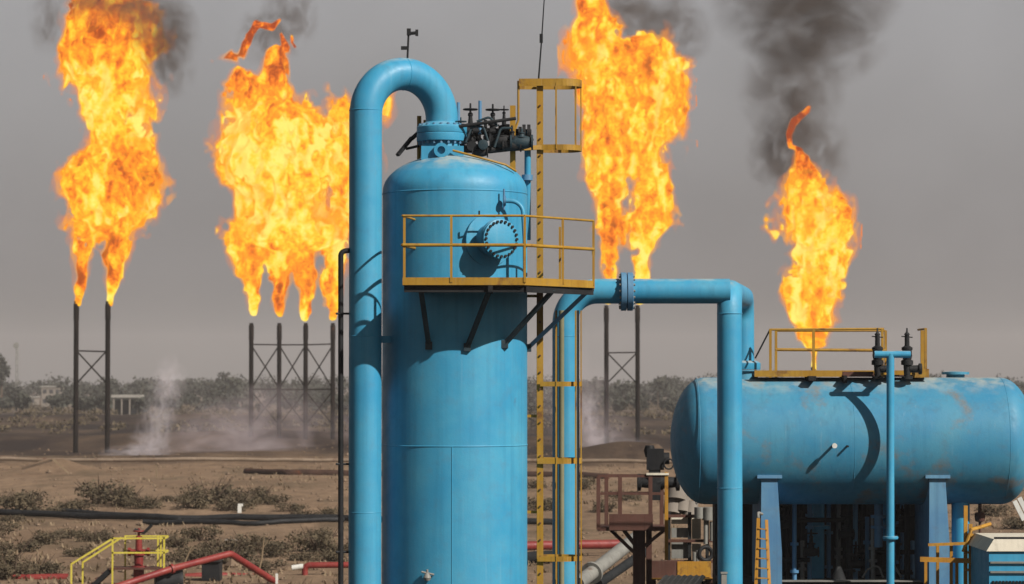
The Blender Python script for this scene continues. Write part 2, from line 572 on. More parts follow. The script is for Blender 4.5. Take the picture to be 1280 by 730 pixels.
# small vent elbow right of the dome
vp = bend([P(632, 251, 48.9), P(653, 252, 48.9), P(656, 300, 48.85), P(656.5, 352, 48.85)], .22, 8)
part('vent_pipe', MB().tube(vp, .038, 12), M['blue'], vroot)
vf = MB().lathe([(.085, -.02), (.085, .02)], P(631, 251, 48.9), (1, 0, 0), 16)
vf.tube([P(630, 236, 48.9), P(630, 262, 48.9)], .018, 8)
part('vent_flange', vf, M['blue_dull'], vroot)
# little gauge at the bottom edge of the view
gz = P(534, 722, 48.72)
part('sample_cock', MB().lathe([(.05, -.05), (.07, 0), (.05, .05), (.02, .08), (.02, .14)], gz, (0, 0, 1), 14).tube([gz + Vector((-.1, 0, .1)), gz + Vector((.12, 0, .05))], .018, 8).tube([gz, gz + Vector((0, .3, 0))], .03, 8), M['grey'], vroot)

groot = thing('gooseneck_pipe', 'thick blue pipe rising beside the tall vessel and curving over into its top', 'pipe', (PX(456, 49.2), 49.2, 0))
pr = 20.2 * k0
YG = Y0 - .8                                        # the rising leg stands a little nearer than the vessel's axis
A_, B_ = Vector((PX(456.5, YG), YG, 0)), Vector((nx_, Y0, 0))
ax_, bx_ = A_.x, nx_
ud = (A_ - B_).normalized()
rb = (A_ - B_).length / 2
zc = PZ(92.5, YG + .4) - rb
path = [A_ + Vector((0, 0, .3 + (zc - .3) * i / 10)) for i in range(11)]
path += arc((A_ + B_) / 2 + Vector((0, 0, zc)), ud, (0, 0, 1), rb, 0, 180, 28)[1:]
path += [B_ + Vector((0, 0, ntop + .15))]
part('pipe_run', MB().tube(path, pr, 40), M['blue'], groot)
for y in (138, 420, 640):
    part('weld_seam', MB().torus((ax_, YG, PZ(y, YG)), (0, 0, 1), pr - .003, .009, 40, 6), M['blue'], groot)
part('weld_seam', MB().torus((A_ + B_) / 2 + Vector((0, 0, zc + rb)), ud, pr - .003, .009, 40, 6), M['blue'], groot)
part('pipe_flange', MB().lathe([(.445, ntop + .002), (.45, ntop + .012), (.45, ntop + .11), (.43, ntop + .13), (.34, ntop + .17), (pr + .02, ntop + .2)], (bx_, Y0, 0), n=48), M['blue'], groot)
bl = MB()
for i in range(20):
    a = 2 * math.pi * i / 20
    bl.lathe([(.024, ntop - .2), (.024, ntop - .14), (.016, ntop - .14), (.016, ntop + .12), (.026, ntop + .12), (.026, ntop + .165)], (bx_ + .405 * math.cos(a), Y0 + .405 * math.sin(a), 0), (0, 0, 1), 6)
part('bolt_ring', bl, M['blue_dull'], groot)
part('stiffener', MB().bar(Vector((ax_ + pr * .6, YG + .1, PZ(425, Y0))), Vector((vx - vr * .86, Y0 - vr * .45, PZ(425, Y0))), .1, .12), M['blue'], groot)

# instrument mast on top of the goose-neck
iroot = thing('wind_gauge', 'small black instrument mast standing on the curved blue pipe', 'instrument', P(508, 76, Y0 - .4))
part('mast', MB().tube([P(509, 80, Y0 - .4), P(511, 36, Y0 - .4)], .018, 8), M['black'], iroot)
part('sensor_head', MB().tube([P(509.5, 42, Y0 - .4), P(522, 41, Y0 - .4)], .03, 8).box(P(521, 41, Y0 - .4), (.05, .06, .11)).box(P(511, 40, Y0 - .4), (.07, .07, .12)), M['black'], iroot)
part('lower_sensor', MB().box(P(505.5, 60, Y0 - .4), (.12, .05, .06)).tube([P(509, 60, Y0 - .4), P(503, 60, Y0 - .4)], .015, 6), M['black'], iroot)

# thin black conduit left of the goose-neck
croot = thing('black_conduit', 'thin black pipe with a hooked top, running up left of the thick blue pipe', 'pipe', (PX(426, 49.1), 49.1, 0))
part('conduit', MB().tube(bend([P(426, 900, 49.1), P(426, 314, 49.1), P(440, 313, 49.15)], .09, 6), .047, 12), M['black'], croot)
for y in (392, 580, 690):
    part('clamp', MB().tube([P(420, y, 49.05), P(446, y, 49.2)], .022, 6), M['black'], croot)

# ------------------------------------------------------------------ valves and wheels
def valve(parent, base, h, r, mat, wheel=True, axis=(1, 0, 0)):
    """gate valve: flanged body on a pipe, bonnet, stem and handwheel"""
    b = Vector(base)
    v = MB()
    ax = Vector(axis).normalized()
    v.lathe([(r * 1.15, -r * 1.7), (r * 1.15, -r * 1.45), (r * .75, -r * 1.4), (r, -r * .6), (r, r * .6), (r * .75, r * 1.4), (r * 1.15, r * 1.45), (r * 1.15, r * 1.7)], b, ax, 18)
    v.lathe([(r * .7, 0), (r * .65, h * .32), (r * .95, h * .33), (r * .95, h * .40), (r * .5, h * .42), (r * .38, h * .62), (r * .5, h * .64), (r * .5, h * .7), (r * .22, h * .74), (r * .18, h)], b, (0, 0, 1), 14)
    o = part('valve', v, mat, parent, loc=b)
    if wheel:
        w = MB()
        hz_ = b + Vector((0, 0, h * .82))
        w.torus(hz_, (0, 0, 1), r * 1.35, r * .16, 22, 6)
        for a in (0, 60, 120):
            d = Vector((math.cos(R(a)), math.sin(R(a)), 0)) * r * 1.35
            w.tube([hz_ - d, hz_ + d], r * .1, 6)
        part('handwheel', w, mat, o, loc=b)
    return o

# relief valve piping behind the dome
rroot = thing('valve_manifold', 'cluster of black relief valves and pipes above the dome of the tall vessel', 'valve set', P(612, 190, 50.4))
valve(rroot, P(588, 172, 50.3), .62, .09, M['black'])
valve(rroot, P(616, 170, 50.5), .58, .09, M['black'])
valve(rroot, P(590, 183, 49.9), .30, .08, M['black'], False, (0, 1, 0))
valve(rroot, P(626, 176, 49.9), .24, .12, M['black'], False)
part('manifold_pipe', MB().tube([P(566, 163, 50.2), P(664, 166, 50.3)], .065, 12), M['black'], rroot)
part('manifold_pipe', MB().tube(bend([P(575, 186, 49.9), P(612, 187, 49.9), P(648, 183, 50.1), P(664, 172, 50.2)], .1), .07, 12), M['black'], rroot)
part('lever_bar', MB().tube([P(560, 160, 49.7), P(645, 148, 49.7)], .03, 8), M['black'], rroot)
for x, y0, y1 in ((573, 128, 165), (600, 126, 168), (607, 150, 190), (640, 160, 186)):
    part('riser_tube', MB().tube([P(x, y1, 50.2), P(x, y0, 50.2)], .03, 8), M['blue_dull'] if x in (573, 600) else M['black'], rroot)
for x, y, r_ in ((606, 178, .12), (634, 164, .13), (650, 166, .11), (655, 166, .15), (661, 166, .15)):
    part('pipe_flange', MB().lathe([(r_, -.03), (r_, .03)], P(x, y, 50.2), (1, 0, 0), 18), M['black'], rroot)
for x, y, h_, r_, m_ in ((600, 190, .34, .085, 'black'), (640, 182, .36, .10, 'black'), (576, 176, .42, .07, 'brace'), (630, 160, .40, .06, 'black'), (652, 178, .25, .12, 'brace')):
    valve(rroot, P(x, y, 49.85), h_, r_, M[m_], h_ > .38)
for pts in (((582, 178), (590, 158), (604, 158), (610, 176)), ((618, 184), (626, 160), (640, 160)), ((596, 152), (612, 146), (622, 158))):
    part('impulse_loop', MB().tube(bend([P(a, b, 49.75) for a, b in pts], .08, 5), .022, 7), M['brace'], rroot)
part('pressure_gauge', MB().lathe([(.09, 0), (.09, .06), (.075, .065)], P(604, 181, 49.75), (0, -1, 0), 20), M['brace'], rroot)
part('outlet_pipe', MB().tube(bend([P(655, 166, 50.2), P(659.5, 172, 50.3), P(659.5, 300, 50.5)], .08), .058, 14), M['blue'], rroot)
part('outlet_flange', MB().lathe([(.1, -.05), (.1, .05)], P(659, 222, 50.3), (0, 0, 1), 18), M['blue_dull'], rroot)
part('impulse_tube', MB().tube([P(566, 188, 49.4), P(596, 196, 49.3), P(632, 206, 49.35), P(645, 214, 49.5)], .02, 8), M['yellow'], rroot)

# yellow bracket frame left of the top flange
b1 = thing('stay_bracket', 'small yellow post with a black stay left of the vessel top flange', 'bracket', P(524, 200, 50.3))
part('post', MB().tube([P(524, 206, 50.3), P(524, 145, 50.3)], .04, 8), M['yellow'], b1)
part('post', MB().tube([P(531, 200, 50.5), P(531, 150, 50.5)], .025, 8), M['yellow'], b1)
part('stay', MB().bar(P(497, 194, 49.9), P(515, 172, 50.2), .07, .05).bar(P(514, 174, 50.2), P(524, 165, 50.3), .06), M['black'], b1)
part('stay', MB().bar(P(508, 186, 50.1), P(525, 182, 50.3), .045), M['black'], b1)

# ------------------------------------------------------------------ access platform round the vessel
proot = thing('access_platform', 'yellow railed half-round walkway bracketed to the front of the tall vessel', 'platform', (vx, 47.8, PZ(353, 48)))
zf = PZ(353, 47.8)
outline = [(PX(503, 47.8), 47.8), (PX(655, 47.8), 47.8), (PX(742, 49.3), 49.3), (PX(742, 51.2), 51.2), (PX(672, 51.2), 51.2),
           (vx + vr * .99, 50.1), (vx + vr * .8, 49.25), (vx + vr * .45, 48.9), (vx, 48.74), (vx - vr * .4, 48.84), (PX(512, 49.2), 49.1)]
part('floor_plate', MB().prism(outline, zf - .05, zf + .005), M['black'], proot)
edge = [Vector((x, y, 0)) for x, y in outline[:4]]
tb = MB()
for a, b in zip(edge, edge[1:]):
    tb.bar(a + Vector((0, 0, zf + .02)), b + Vector((0, 0, zf + .02)), .016, .13, up=(0, 0, 1))
part('toe_board', tb, M['yellow'], proot)
def seg_pts(poly, z): return [p + Vector((0, 0, z)) for p in poly]
back = Vector((PX(519, 49.2), 48.95, 0))
rail_line = [back] + edge
RH = 1.14
for h, r_ in ((RH, .021), (RH * .56, .03)):
    for a, b in zip(rail_line, rail_line[1:]):
        part('top_rail' if h == RH else 'mid_rail', MB().tube(seg_pts([a, b], zf + h), r_, 10), M['yellow'], proot)
pl = [back, edge[0] + Vector((.03, .02, 0)), Vector((PX(564, 47.8), 47.8, 0)), Vector((PX(656, 47.8), 47.8, 0)), edge[2], edge[3],
      (edge[1] * .45 + edge[2] * .55), Vector((PX(700, 51.2), 51.2, 0))]
for p in pl:
    part('post', MB().bar(p + Vector((0, 0, zf)), p + Vector((0, 0, zf + RH)), .042, .042), M['yellow'], proot)
def on_shell(x):
    X = PX(x, 49)
    return 50 - math.sqrt(max(0.0, vr * vr - (X - vx) ** 2))
for (x0, y0, d0), (x1, y1), w, mt in (((613, 360, 47.95), (584, 434), .08, 'brace'), ((692, 362, 48.5), (631, 430), .09, 'brace'),
                                  ((738, 361, 49.9), (660, 435), .10, 'blue_dull'), ((526, 362, 48.0), (536, 432), .08, 'brace')):
    e = P(x1, y1, min(50, on_shell(x1)))
    part('brace', MB().bar(P(x0, y0, d0), e, w, w * .7), M[mt], proot)
    part('brace_shoe', MB().box(e, (.12, .12, .14)), M['brace'], proot)
for x, d in ((526, 48.2), (613, 48.1), (690, 49.0)):
    part('floor_beam', MB().bar(P(x, 358, d - .3) - Vector((0, 0, .03)), Vector((P(x, 358, d).x, on_shell(min(x, 655)), P(x, 358, d - .3).z - .03)), .08, .12), M['black'], proot)
part('floor_beam', MB().bar(Vector((PX(505, 47.9), 47.9, zf - .11)), Vector((PX(655, 47.9), 47.9, zf - .11)), .07, .11), M['black'], proot)
part('floor_beam', MB().bar(Vector((PX(656, 47.9), 47.9, zf - .11)), Vector((PX(740, 49.4), 49.4, zf - .11)), .07, .11), M['black'], proot)

# ------------------------------------------------------------------ caged ladder
LX, LY0, LY1 = PX(675, 50.4), 50.3, 50.78
lroot = thing('caged_ladder', 'yellow vertical ladder with safety cage on the right of the tall vessel', 'ladder', (LX, 50.5, 0))
ztop = PZ(101, 50.4)
for Yl in (LY0, LY1):
    part('stile', MB().box((LX, Yl, ztop / 2), (.115, .03, ztop)), M['yellow'], lroot)
z = PZ(800, 50.4)
rung0 = None
while z < ztop - .25:
    if rung0 is None:
        rung0 = part('rung', MB().tube([(LX, LY0 - .045, z), (LX, LY1 + .045, z)], .017, 8), M['brown'], lroot)
        z00 = z
    else:
        q = rung0.copy()
        COL.objects.link(q)
        q.location = rung0.location + Vector((0, 0, z - z00))
    z += .3
def hoop(y, ext=0.0, w=.07):
    zz = PZ(y, 50.4)
    mid = (LY0 + LY1) / 2
    D = (727 - 675) * k0 - .33
    pts = [Vector((LX - ext, LY0 - .06, zz)), Vector((LX + D, LY0 - .1, zz))]
    pts += arc((LX + D, mid, zz), (0, -1, 0), (1, 0, 0), .34, 0, 180, 18)
    pts += [Vector((LX - ext, LY1 + .06, zz))]
    mb = MB()
    for a, b in zip(pts, pts[1:]):
        mb.bar(a, b, .016, w, up=(0, 0, 1))
    part('cage_hoop', mb, M['yellow'], lroot)
    return [LX + D, mid]
for y, ex, w in ((104, .38, .13), (185, 0, .10), (480, .0, .085), (576, .05, .10), (698, .05, .09), (800, .05, .09)): D_ = hoop(y, ex, w)
for a in (0, 45, 90, 135, 180):
    dx, dy = D_[0] + .33 * math.sin(R(a)), D_[1] - .33 * math.cos(R(a))
    if a in (0, 180): dx -= .12
    for ya, yb in ((104, 187), (388, 820)):
        part('cage_bar', MB().box((dx, dy, (PZ(ya, 50.4) + PZ(yb, 50.4)) / 2), (.022, .04, PZ(ya, 50.4) - PZ(yb, 50.4))), M['yellow'], lroot)
part('cage_bar', MB().box((PX(722.5, 50.2), 50.15, (PZ(388, 50.2) + PZ(820, 50.2)) / 2), (.04, .03, PZ(388, 50.2) - PZ(820, 50.2))), M['black'], lroot, label='black upright conduit bar of the ladder cage')
part('handrail_post', MB().tube([P(648, 101, 50.3), P(648, 150, 50.3), P(642, 168, 50.3)], .022, 8), M['yellow'], lroot)
part('handrail_post', MB().box((PX(641, 50), 50.0, (PZ(132, 50) + PZ(214, 50)) / 2), (.10, .06, PZ(132, 50) - PZ(214, 50))), M['yellow'], lroot)
part('step_off_beam', MB().bar(P(643, 186, 50.1), P(680, 184, 50.3), .1, .08), M['yellow'], lroot)
for y in (370, 520, 640):
    part('wall_bracket', MB().bar(Vector((vx + vr * .98, 50.4, PZ(y, 50.4))), Vector((LX, 50.4, PZ(y, 50.4))), .05), M['yellow'], lroot)
wroot = thing('lightning_rod', 'thin whip rod rising from the top of the ladder cage', 'rod', P(674, 100, 50.3))
part('rod', MB().tube([P(673, 102, 50.3), P(677, 50, 50.3), P(681, -12, 50.3)], [.016, .013, .009], 8), M['darksteel'], wroot)
part('clamp', MB().box(P(676.5, 48, 50.3), (.06, .05, .16)), M['black'], wroot)

# ------------------------------------------------------------------ outlet line: riser, header over to the tank, drop into the tank nozzle
YH = 54.0
kh = m_per_px(YH)
oroot = thing('outlet_line', 'blue pipe coming up behind the ladder and turning across towards the horizontal tank', 'pipe', (PX(706, YH), YH, 0))
pr2 = 15.6 * kh
TY = 61.0
hp = bend([P(706, 950, YH), P(706, 364, YH), P(912, 364, YH)], .62, 14)
part('pipe_run', MB().tube(hp, pr2, 32), M['blue'], oroot)
for x, w in ((779.5, 4.5), (787.5, 4.5)):
    part('pipe_flange', MB().lathe([(23 * kh, -w * kh * .8), (24 * kh, -w * kh * .7), (24 * kh, w * kh * .7), (23 * kh, w * kh * .8)], P(x, 364.5, YH), (1, 0, 0), 36), M['blue_dull'], oroot)
bl = MB()
for i in range(16):
    a = 2 * math.pi * i / 16
    q = P(783.5, 364.5, YH) + Vector((0, math.cos(a), math.sin(a))) * 20.5 * kh
    bl.lathe([(.028, -.15), (.028, -.1), (.018, -.1), (.018, .1), (.028, .1), (.028, .15)], q, (1, 0, 0), 6)
part('bolt_ring', bl, M['grey'], oroot)
part('weld_seam', MB().torus(P(706, 420, YH), (0, 0, 1), pr2, .008, 32, 6), M['blue'], oroot)
part('conduit', MB().tube([P(702, 950, YH - .33), P(702, 388, YH - .33)], .05, 10), M['olive'], oroot, label='added olive tube standing in for a dusty reflection on the pipe')  # added tube, its olive colour imitates a dusty reflection on the riser
rroot2 = thing('riser_pipe', 'blue upright pipe in front of the horizontal tank, looping over into the tank nozzle', 'pipe', (PX(912, YH), YH, 0))
xr = PX(912, YH)
xn = PX(929, TY)
zh = PZ(365, YH)
rp = bend([Vector((xr, YH, 0)), Vector((xr, YH, zh)), Vector((xn, TY, zh + .1)), Vector((xn, TY, PZ(455, TY)))], .5, 14)
part('pipe_run', MB().tube(rp, pr2, 36), M['blue'], rroot2)
part('weld_seam', MB().torus(P(912, 392, YH), (0, 0, 1), pr2, .010, 32, 6), M['blue'], rroot2)
part('weld_seam', MB().torus(P(912, 610, YH), (0, 0, 1), pr2, .010, 32, 6), M['blue'], rroot2)
part('drop_flange', MB().lathe([(.37, PZ(462, TY)), (.38, PZ(461, TY)), (.38, PZ(454, TY)), (.30, PZ(451, TY))], (xn, TY, 0), n=32), M['blue'], rroot2)
part('lower_bracket', MB().box(P(905, 727, YH - .32), (.1, .1, .28)).box(P(905, 716, YH - .32), (.13, .13, .03)), M['grey'], rroot2)

# ------------------------------------------------------------------ horizontal tank
kt = m_per_px(TY)
tz, tr = PZ(551, TY), 79 * kt
x0, x1 = PX(838, TY), PX(1291, TY)
troot = thing('horizontal_tank', 'long horizontal blue tank with rounded ends and a curved shadow across it', 'tank', ((x0 + x1) / 2, TY, tz - tr))
hd = tr * .53
prof = [(0, x0)] + [(tr * math.sin(R(a)), x0 + hd - hd * math.cos(R(a))) for a in range(6, 90, 6)]
prof += [(tr, x0 + hd + (x1 - x0 - 2 * hd) * i / 20) for i in range(21)]
prof += [(tr * math.sin(R(a)), x1 - hd + hd * math.cos(R(a))) for a in range(84, 0, -6)] + [(0, x1)]
part('shell', MB().lathe(prof, (0, TY, tz), (1, 0, 0), 96), M['blue_tank'], troot)
for x in (870, 1059, 1249):
    part('weld_seam', MB().torus((PX(x, TY), TY, tz), (1, 0, 0), tr - .004, .009, 96, 6), M['blue_tank'], troot)
part('nozzle', MB().lathe([(.33, PZ(480, TY)), (.31, PZ(464, TY)), (.38, PZ(464, TY)), (.38, PZ(462.5, TY))], (xn, TY, 0), n=32), M['blue_tank'], troot)
part('nozzle', MB().lathe([(.2, PZ(480, TY)), (.2, PZ(468, TY)), (.3, PZ(468, TY)), (.3, PZ(465, TY)), (.1, PZ(464, TY))], (PX(1197, TY), TY + .3, 0), n=24), M['blue_tank'], troot)
for x, y in ((1032, 555), (1049, 556)):
    a = math.asin((551 - y) / 79.)
    q = Vector((PX(x, TY), TY - tr * math.cos(a), tz + tr * math.sin(a)))
    part('stud', MB().lathe([(.03, -.05), (.03, .24), (.055, .24), (.055, .3)] if x < 1040 else [(.025, -.05), (.025, .14)], q, (0, -1, 0), 12), M['white' if x < 1040 else 'black'], troot)
for xa in (946, 1155):
    c = PX(xa + 14, TY - .9)
    w = 27 * kt
    sd = MB()
    yt, yb = PZ(594, TY - 1), 0
    f0 = [(-w * .42, TY - 1.18), (w * .42, TY - 1.18), (w * .42, TY + 1.0), (-w * .42, TY + 1.0)]
    vs, fs = [], []
    zt_, zb_ = PZ(598, TY - 1), PZ(690, TY - 1)
    for zz, sx0, sx1 in ((zt_, -.36, .36), (zb_, -.40, .56), (0, -.40, .56)):
        vs += [(c + sx0 * w, TY - 1.15, zz), (c + sx1 * w, TY - 1.15, zz), (c + sx1 * w, TY + 1.0, zz), (c + sx0 * w, TY + 1.0, zz)]
    fs = [(0, 1, 2, 3), (11, 10, 9, 8)]
    for k in (0, 4):
        fs += [(k + i, k + 4 + i, k + 4 + (i + 1) % 4, k + (i + 1) % 4) for i in range(4)]
    sd.add(vs, fs)
    s_ = part('saddle_leg', sd, M['blue_dull'], troot)
    part('cap_plate', MB().box((c, TY - .2, PZ(595.5, TY - 1)), (w * 1.12, 2.05, .07)), M['blue_dull'], s_)
part('drain_pipe', MB().tube([(PX(1198, TY), TY - .2, tz - tr * .9), (PX(1198, TY), TY - .2, 0)], 11.3 * kt, 24), M['blue'], troot)
part('tail_valve', MB().lathe([(.03, 0), (.03, .3), (.1, .32), (.12, .42), (.1, .5), (.04, .52), (.04, 1.0)], P(1225, 670, TY - .2), (0, 0, 1), 12), M['brown'], troot)

# railed walkway on top of the tank
wk = thing('tank_walkway', 'yellow railed walkway on top of the horizontal blue tank', 'platform', P(1050, 472, TY - .3))
YW0, YW1 = TY - .55, TY + .55
zw = PZ(470, TY) + .0
part('toe_beam', MB().span((PX(943, YW0), YW0 - .03, PZ(471, YW0)), (PX(1052, YW0), YW0 + .03, PZ(463, YW0))), M['yellow'], wk)
part('toe_beam', MB().span((PX(1053, YW0), YW0 - .028, PZ(471, YW0)), (PX(1092, YW0), YW0 + .03, PZ(464.5, YW0))), M['brown'], wk, label='rusty brown length of toe beam')
part('toe_beam', MB().span((PX(1140, YW0), YW0 - .03, PZ(472, YW0)), (PX(1161, YW0), YW0 + .03, PZ(461, YW0))), M['yellow'], wk)
part('grating', MB().span((PX(943, YW0), YW0 + .04, PZ(470, YW0)), (PX(1161, YW0), YW1 - .03, PZ(468.5, YW0))), M['brown'], wk)
part('toe_beam', MB().span((PX(943, YW1), YW1 - .02, PZ(471, YW1)), (PX(1161, YW1), YW1 + .03, PZ(463, YW1))), M['yellow'], wk)
for x, Yp, ya in ((963, YW0, 411), (1017, YW0, 411), (1103, YW0, 411), (1157, YW0, 410), (970, YW1, 413), (1107, YW1, 413)):
    part('post', MB().bar(P(x, 472, Yp), P(x, ya, Yp), .055, .05), M['yellow'], wk)
part('post', MB().bar(P(1153, 468, YW1), P(1153, 413, YW1), .08, .05), M['yellow'], wk)
part('top_rail', MB().tube([P(962, 412, YW0), P(1105, 411, YW0)], .024, 8), M['yellow'], wk)
part('mid_rail', MB().tube([P(969, 437, YW1), P(1107, 438, YW1)], .034, 8), M['yellow'], wk)
part('top_rail', MB().tube([P(969, 413.5, YW1), P(1107, 413.5, YW1)], .022, 8), M['yellow'], wk)
part('end_rail', MB().tube([P(1157, 411, YW0), P(1157, 411, YW0) + Vector((0, 1.1, 0))], .022, 8), M['yellow'], wk)
part('stay_wire', MB().tube([P(944, 448, YW0), P(962, 413, YW0)], .02, 6), M['black'], wk)
part('bearer', MB().box(P(1013, 473, YW0 + .1), (.16, .9, .1)), M['black'], wk)
part('bearer', MB().box(P(1054, 474, YW0 + .1), (.06, .9, .16)), M['black'], wk)

# thin blue stand pipe with a tee and two relief valves
sroot = thing('valve_standpipe', 'slim blue upright pipe with a tee head carrying two black relief valves', 'pipe', (PX(1113, 59.36), 59.36, 0))
Ys = 59.36
part('pipe_run', MB().tube([P(1113, 900, Ys), P(1113, 442, Ys)], .083, 18), M['blue'], sroot)
part('tee_pipe', MB().tube([P(1093, 443, Ys), P(1138, 443, Ys)], .075, 16), M['blue'], sroot)
for y in (672,):
    part('coupling', MB().lathe([(.16, -.03), (.17, 0), (.16, .03)], P(1113, y, Ys), (0, 0, 1), 18), M['blue'], sroot)
for x, xb in ((1097, 1097), (1134, 1134)):
    b = P(x, 474, Ys + .85)
    o = MB()
    o.lathe([(.12, 0), (.12, .06), (.07, .07), (.08, .3), (.13, .31), (.13, .4), (.09, .42), (.11, .5), (.1, .62), (.12, .63), (.12, .68), (.055, .72), (.05, .95), (.065, .96), (.02, 1.02), (.015, 1.1)], b, (0, 0, 1), 16)
    o.lathe([(.08, 0), (.08, .2), (.12, .2), (.12, .26)], b + Vector((.05, 0, .22)), (1, 0, 0), 12)
    o.tube([b + Vector((-.12, 0, .92)), b + Vector((.12, 0, .90))], .014, 6)
    o.tube([P(x, 443, Ys), b + Vector((0, 0, .53))], .07, 12)
    part('relief_valve', o, M['black'], sroot)

# ------------------------------------------------------------------ dark process skid in the tank's shade
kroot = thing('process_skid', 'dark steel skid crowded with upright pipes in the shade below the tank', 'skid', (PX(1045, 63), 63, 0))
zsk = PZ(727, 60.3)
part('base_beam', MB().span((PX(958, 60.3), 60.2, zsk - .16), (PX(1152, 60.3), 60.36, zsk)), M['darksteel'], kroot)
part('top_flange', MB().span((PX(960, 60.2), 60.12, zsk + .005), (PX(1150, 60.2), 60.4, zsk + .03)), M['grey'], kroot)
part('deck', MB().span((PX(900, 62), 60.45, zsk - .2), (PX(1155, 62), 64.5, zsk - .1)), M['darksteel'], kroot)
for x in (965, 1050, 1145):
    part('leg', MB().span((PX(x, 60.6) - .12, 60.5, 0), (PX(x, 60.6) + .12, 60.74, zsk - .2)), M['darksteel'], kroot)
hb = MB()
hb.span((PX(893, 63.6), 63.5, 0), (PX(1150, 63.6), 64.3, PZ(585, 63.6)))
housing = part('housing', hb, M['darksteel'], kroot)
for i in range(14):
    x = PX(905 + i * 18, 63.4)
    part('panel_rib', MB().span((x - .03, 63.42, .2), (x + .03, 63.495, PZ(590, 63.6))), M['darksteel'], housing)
rnd = random.Random(5)
for x, r_, y0, y1, mt in ((972, .05, 625, 728, 'darksteel'), (985, .04, 630, 728, 'darksteel'), (993, .05, 632, 728, 'blue_dull'), (1005, .06, 625, 690, 'darksteel'), (1003, .045, 690, 728, 'grey'), (1012, .05, 628, 728, 'blue_dull'), (1069, .06, 628, 728, 'blue_dull'), (1116, .07, 628, 728, 'blue_dull'), (1128, .05, 626, 728, 'blue_dull'), (1022, .15, 628, 728, 'blue'),
                      (1036, .05, 630, 728, 'blue_dull'), (1048, .05, 635, 728, 'grey'), (1062, .07, 625, 728, 'darksteel'), (1076, .05, 625, 728, 'darksteel'),
                      (1084, .05, 660, 728, 'blue_dull'), (1091, .05, 660, 728, 'grey'), (1098, .09, 625, 676, 'blue_dull'), (1107, .06, 625, 668, 'blue'), (1122, .05, 630, 728, 'darksteel'), (1134, .07, 630, 728, 'darksteel'), (1141, .06, 690, 728, 'blue_dull')):
    Yp = 61.6 + rnd.random() * 1.4
    mb = MB().tube([P(x, y1 + 8, Yp), P(x, y0 - 14, Yp)], r_, 12)
    for q in range(2):
        yy_ = y0 + (y1 - y0) * rnd.uniform(.15, .9)
        mb.lathe([(r_ * 1.9, -.03), (r_ * 1.9, .03)], P(x, yy_, Yp), (0, 0, 1), 12)
    part('upright_pipe', mb, M[mt], kroot)
for x, y in ((978, 655), (1014, 690), (1058, 668), (1070, 705), (1128, 660)):
    valve(kroot, P(x, y, 61.9), .5, .1, M['darksteel'])
for y, xa, xb in ((700, 962, 1012), (650, 990, 1080), (690, 1055, 1145), (715, 1070, 1140), (640, 1085, 1140)):
    part('cross_pipe', MB().tube([P(xa, y, 62.2), P(xb, y, 62.2)], .055, 10), M['darksteel'], kroot)
part('cone_base', MB().lathe([(.17, 0), (.06, .28)], P(1048, 724, 61.3), (0, 0, 1), 14), M['darksteel'], kroot)
part('bent_tube', MB().tube(bend([P(1078, 722, 61.2), P(1084, 712, 61.2), P(1098, 706, 61.2), P(1104, 722, 61.2)], .1), .02, 8), M['grey'], kroot)
part('bent_tube', MB().tube([P(1117, 706, 61.0), P(1127, 722, 61.0)], .025, 8), M['grey'], kroot)

# ------------------------------------------------------------------ yellow step ladder beside the left saddle
yl = thing('step_ladder', 'short leaning orange-yellow ladder beside the left leg of the tank', 'ladder', P(953, 740, 58.6))
a0, a1, b0, b1_ = P(944, 760, 58.6), P(948, 648, 59.2), P(963, 760, 58.6), P(958, 650, 59.2)
part('stile', MB().bar(a0, a1, .065, .05), M['orange'], yl)
part('stile', MB().bar(b0, b1_, .065, .05), M['orange'], yl)
for i in range(1, 9):
    k = i / 9
    part('tread', MB().bar(a0.lerp(a1, k), b0.lerp(b1_, k), .022, .12, up=(0, 1, 0)), M['orange'], yl)
part('hook', MB().tube(bend([a1, a1 + Vector((0, .1, .12)), a1 + Vector((.1, .2, .08))], .05), .03, 8), M['grey'], yl)

# yellow railings at the right-hand end of the tank
yr = thing('stair_railing', 'orange-yellow stair railing under the right end of the tank', 'railing', P(1190, 740, 58.2))
Yr = 58.2
for x, ya in ((1157, 700), (1172, 682), (1189, 682), (1196, 700), (1207, 632), (1213, 655), (1222, 672), (1229, 668), (1235, 690)):
    part('post', MB().bar(P(x, 900, Yr + (x % 3) * .12), P(x, ya, Yr + (x % 3) * .12), .08 if x > 1200 else .06, .06), M['orange'], yr)
part('top_rail', MB().bar(P(1160, 681, Yr), P(1215, 679, Yr), .05, .06), M['orange'], yr)
part('mid_rail', MB().bar(P(1150, 699, Yr - .3), P(1212, 701, Yr - .3), .07, .10), M['orange'], yr)
part('hand_rail', MB().tube([P(1204, 690, Yr), P(1214, 662, Yr), P(1238, 655, Yr + .3)], .04, 8), M['orange'], yr)
part('hand_rail', MB().tube([P(1212, 705, Yr), P(1236, 680, Yr + .3)], .035, 8), M['orange'], yr)
for y in (668, 690, 712):
    part('tread', MB().bar(P(1206, y, Yr + .1), P(1234, y + 3, Yr + .2), .12, .05), M['orange'], yr)

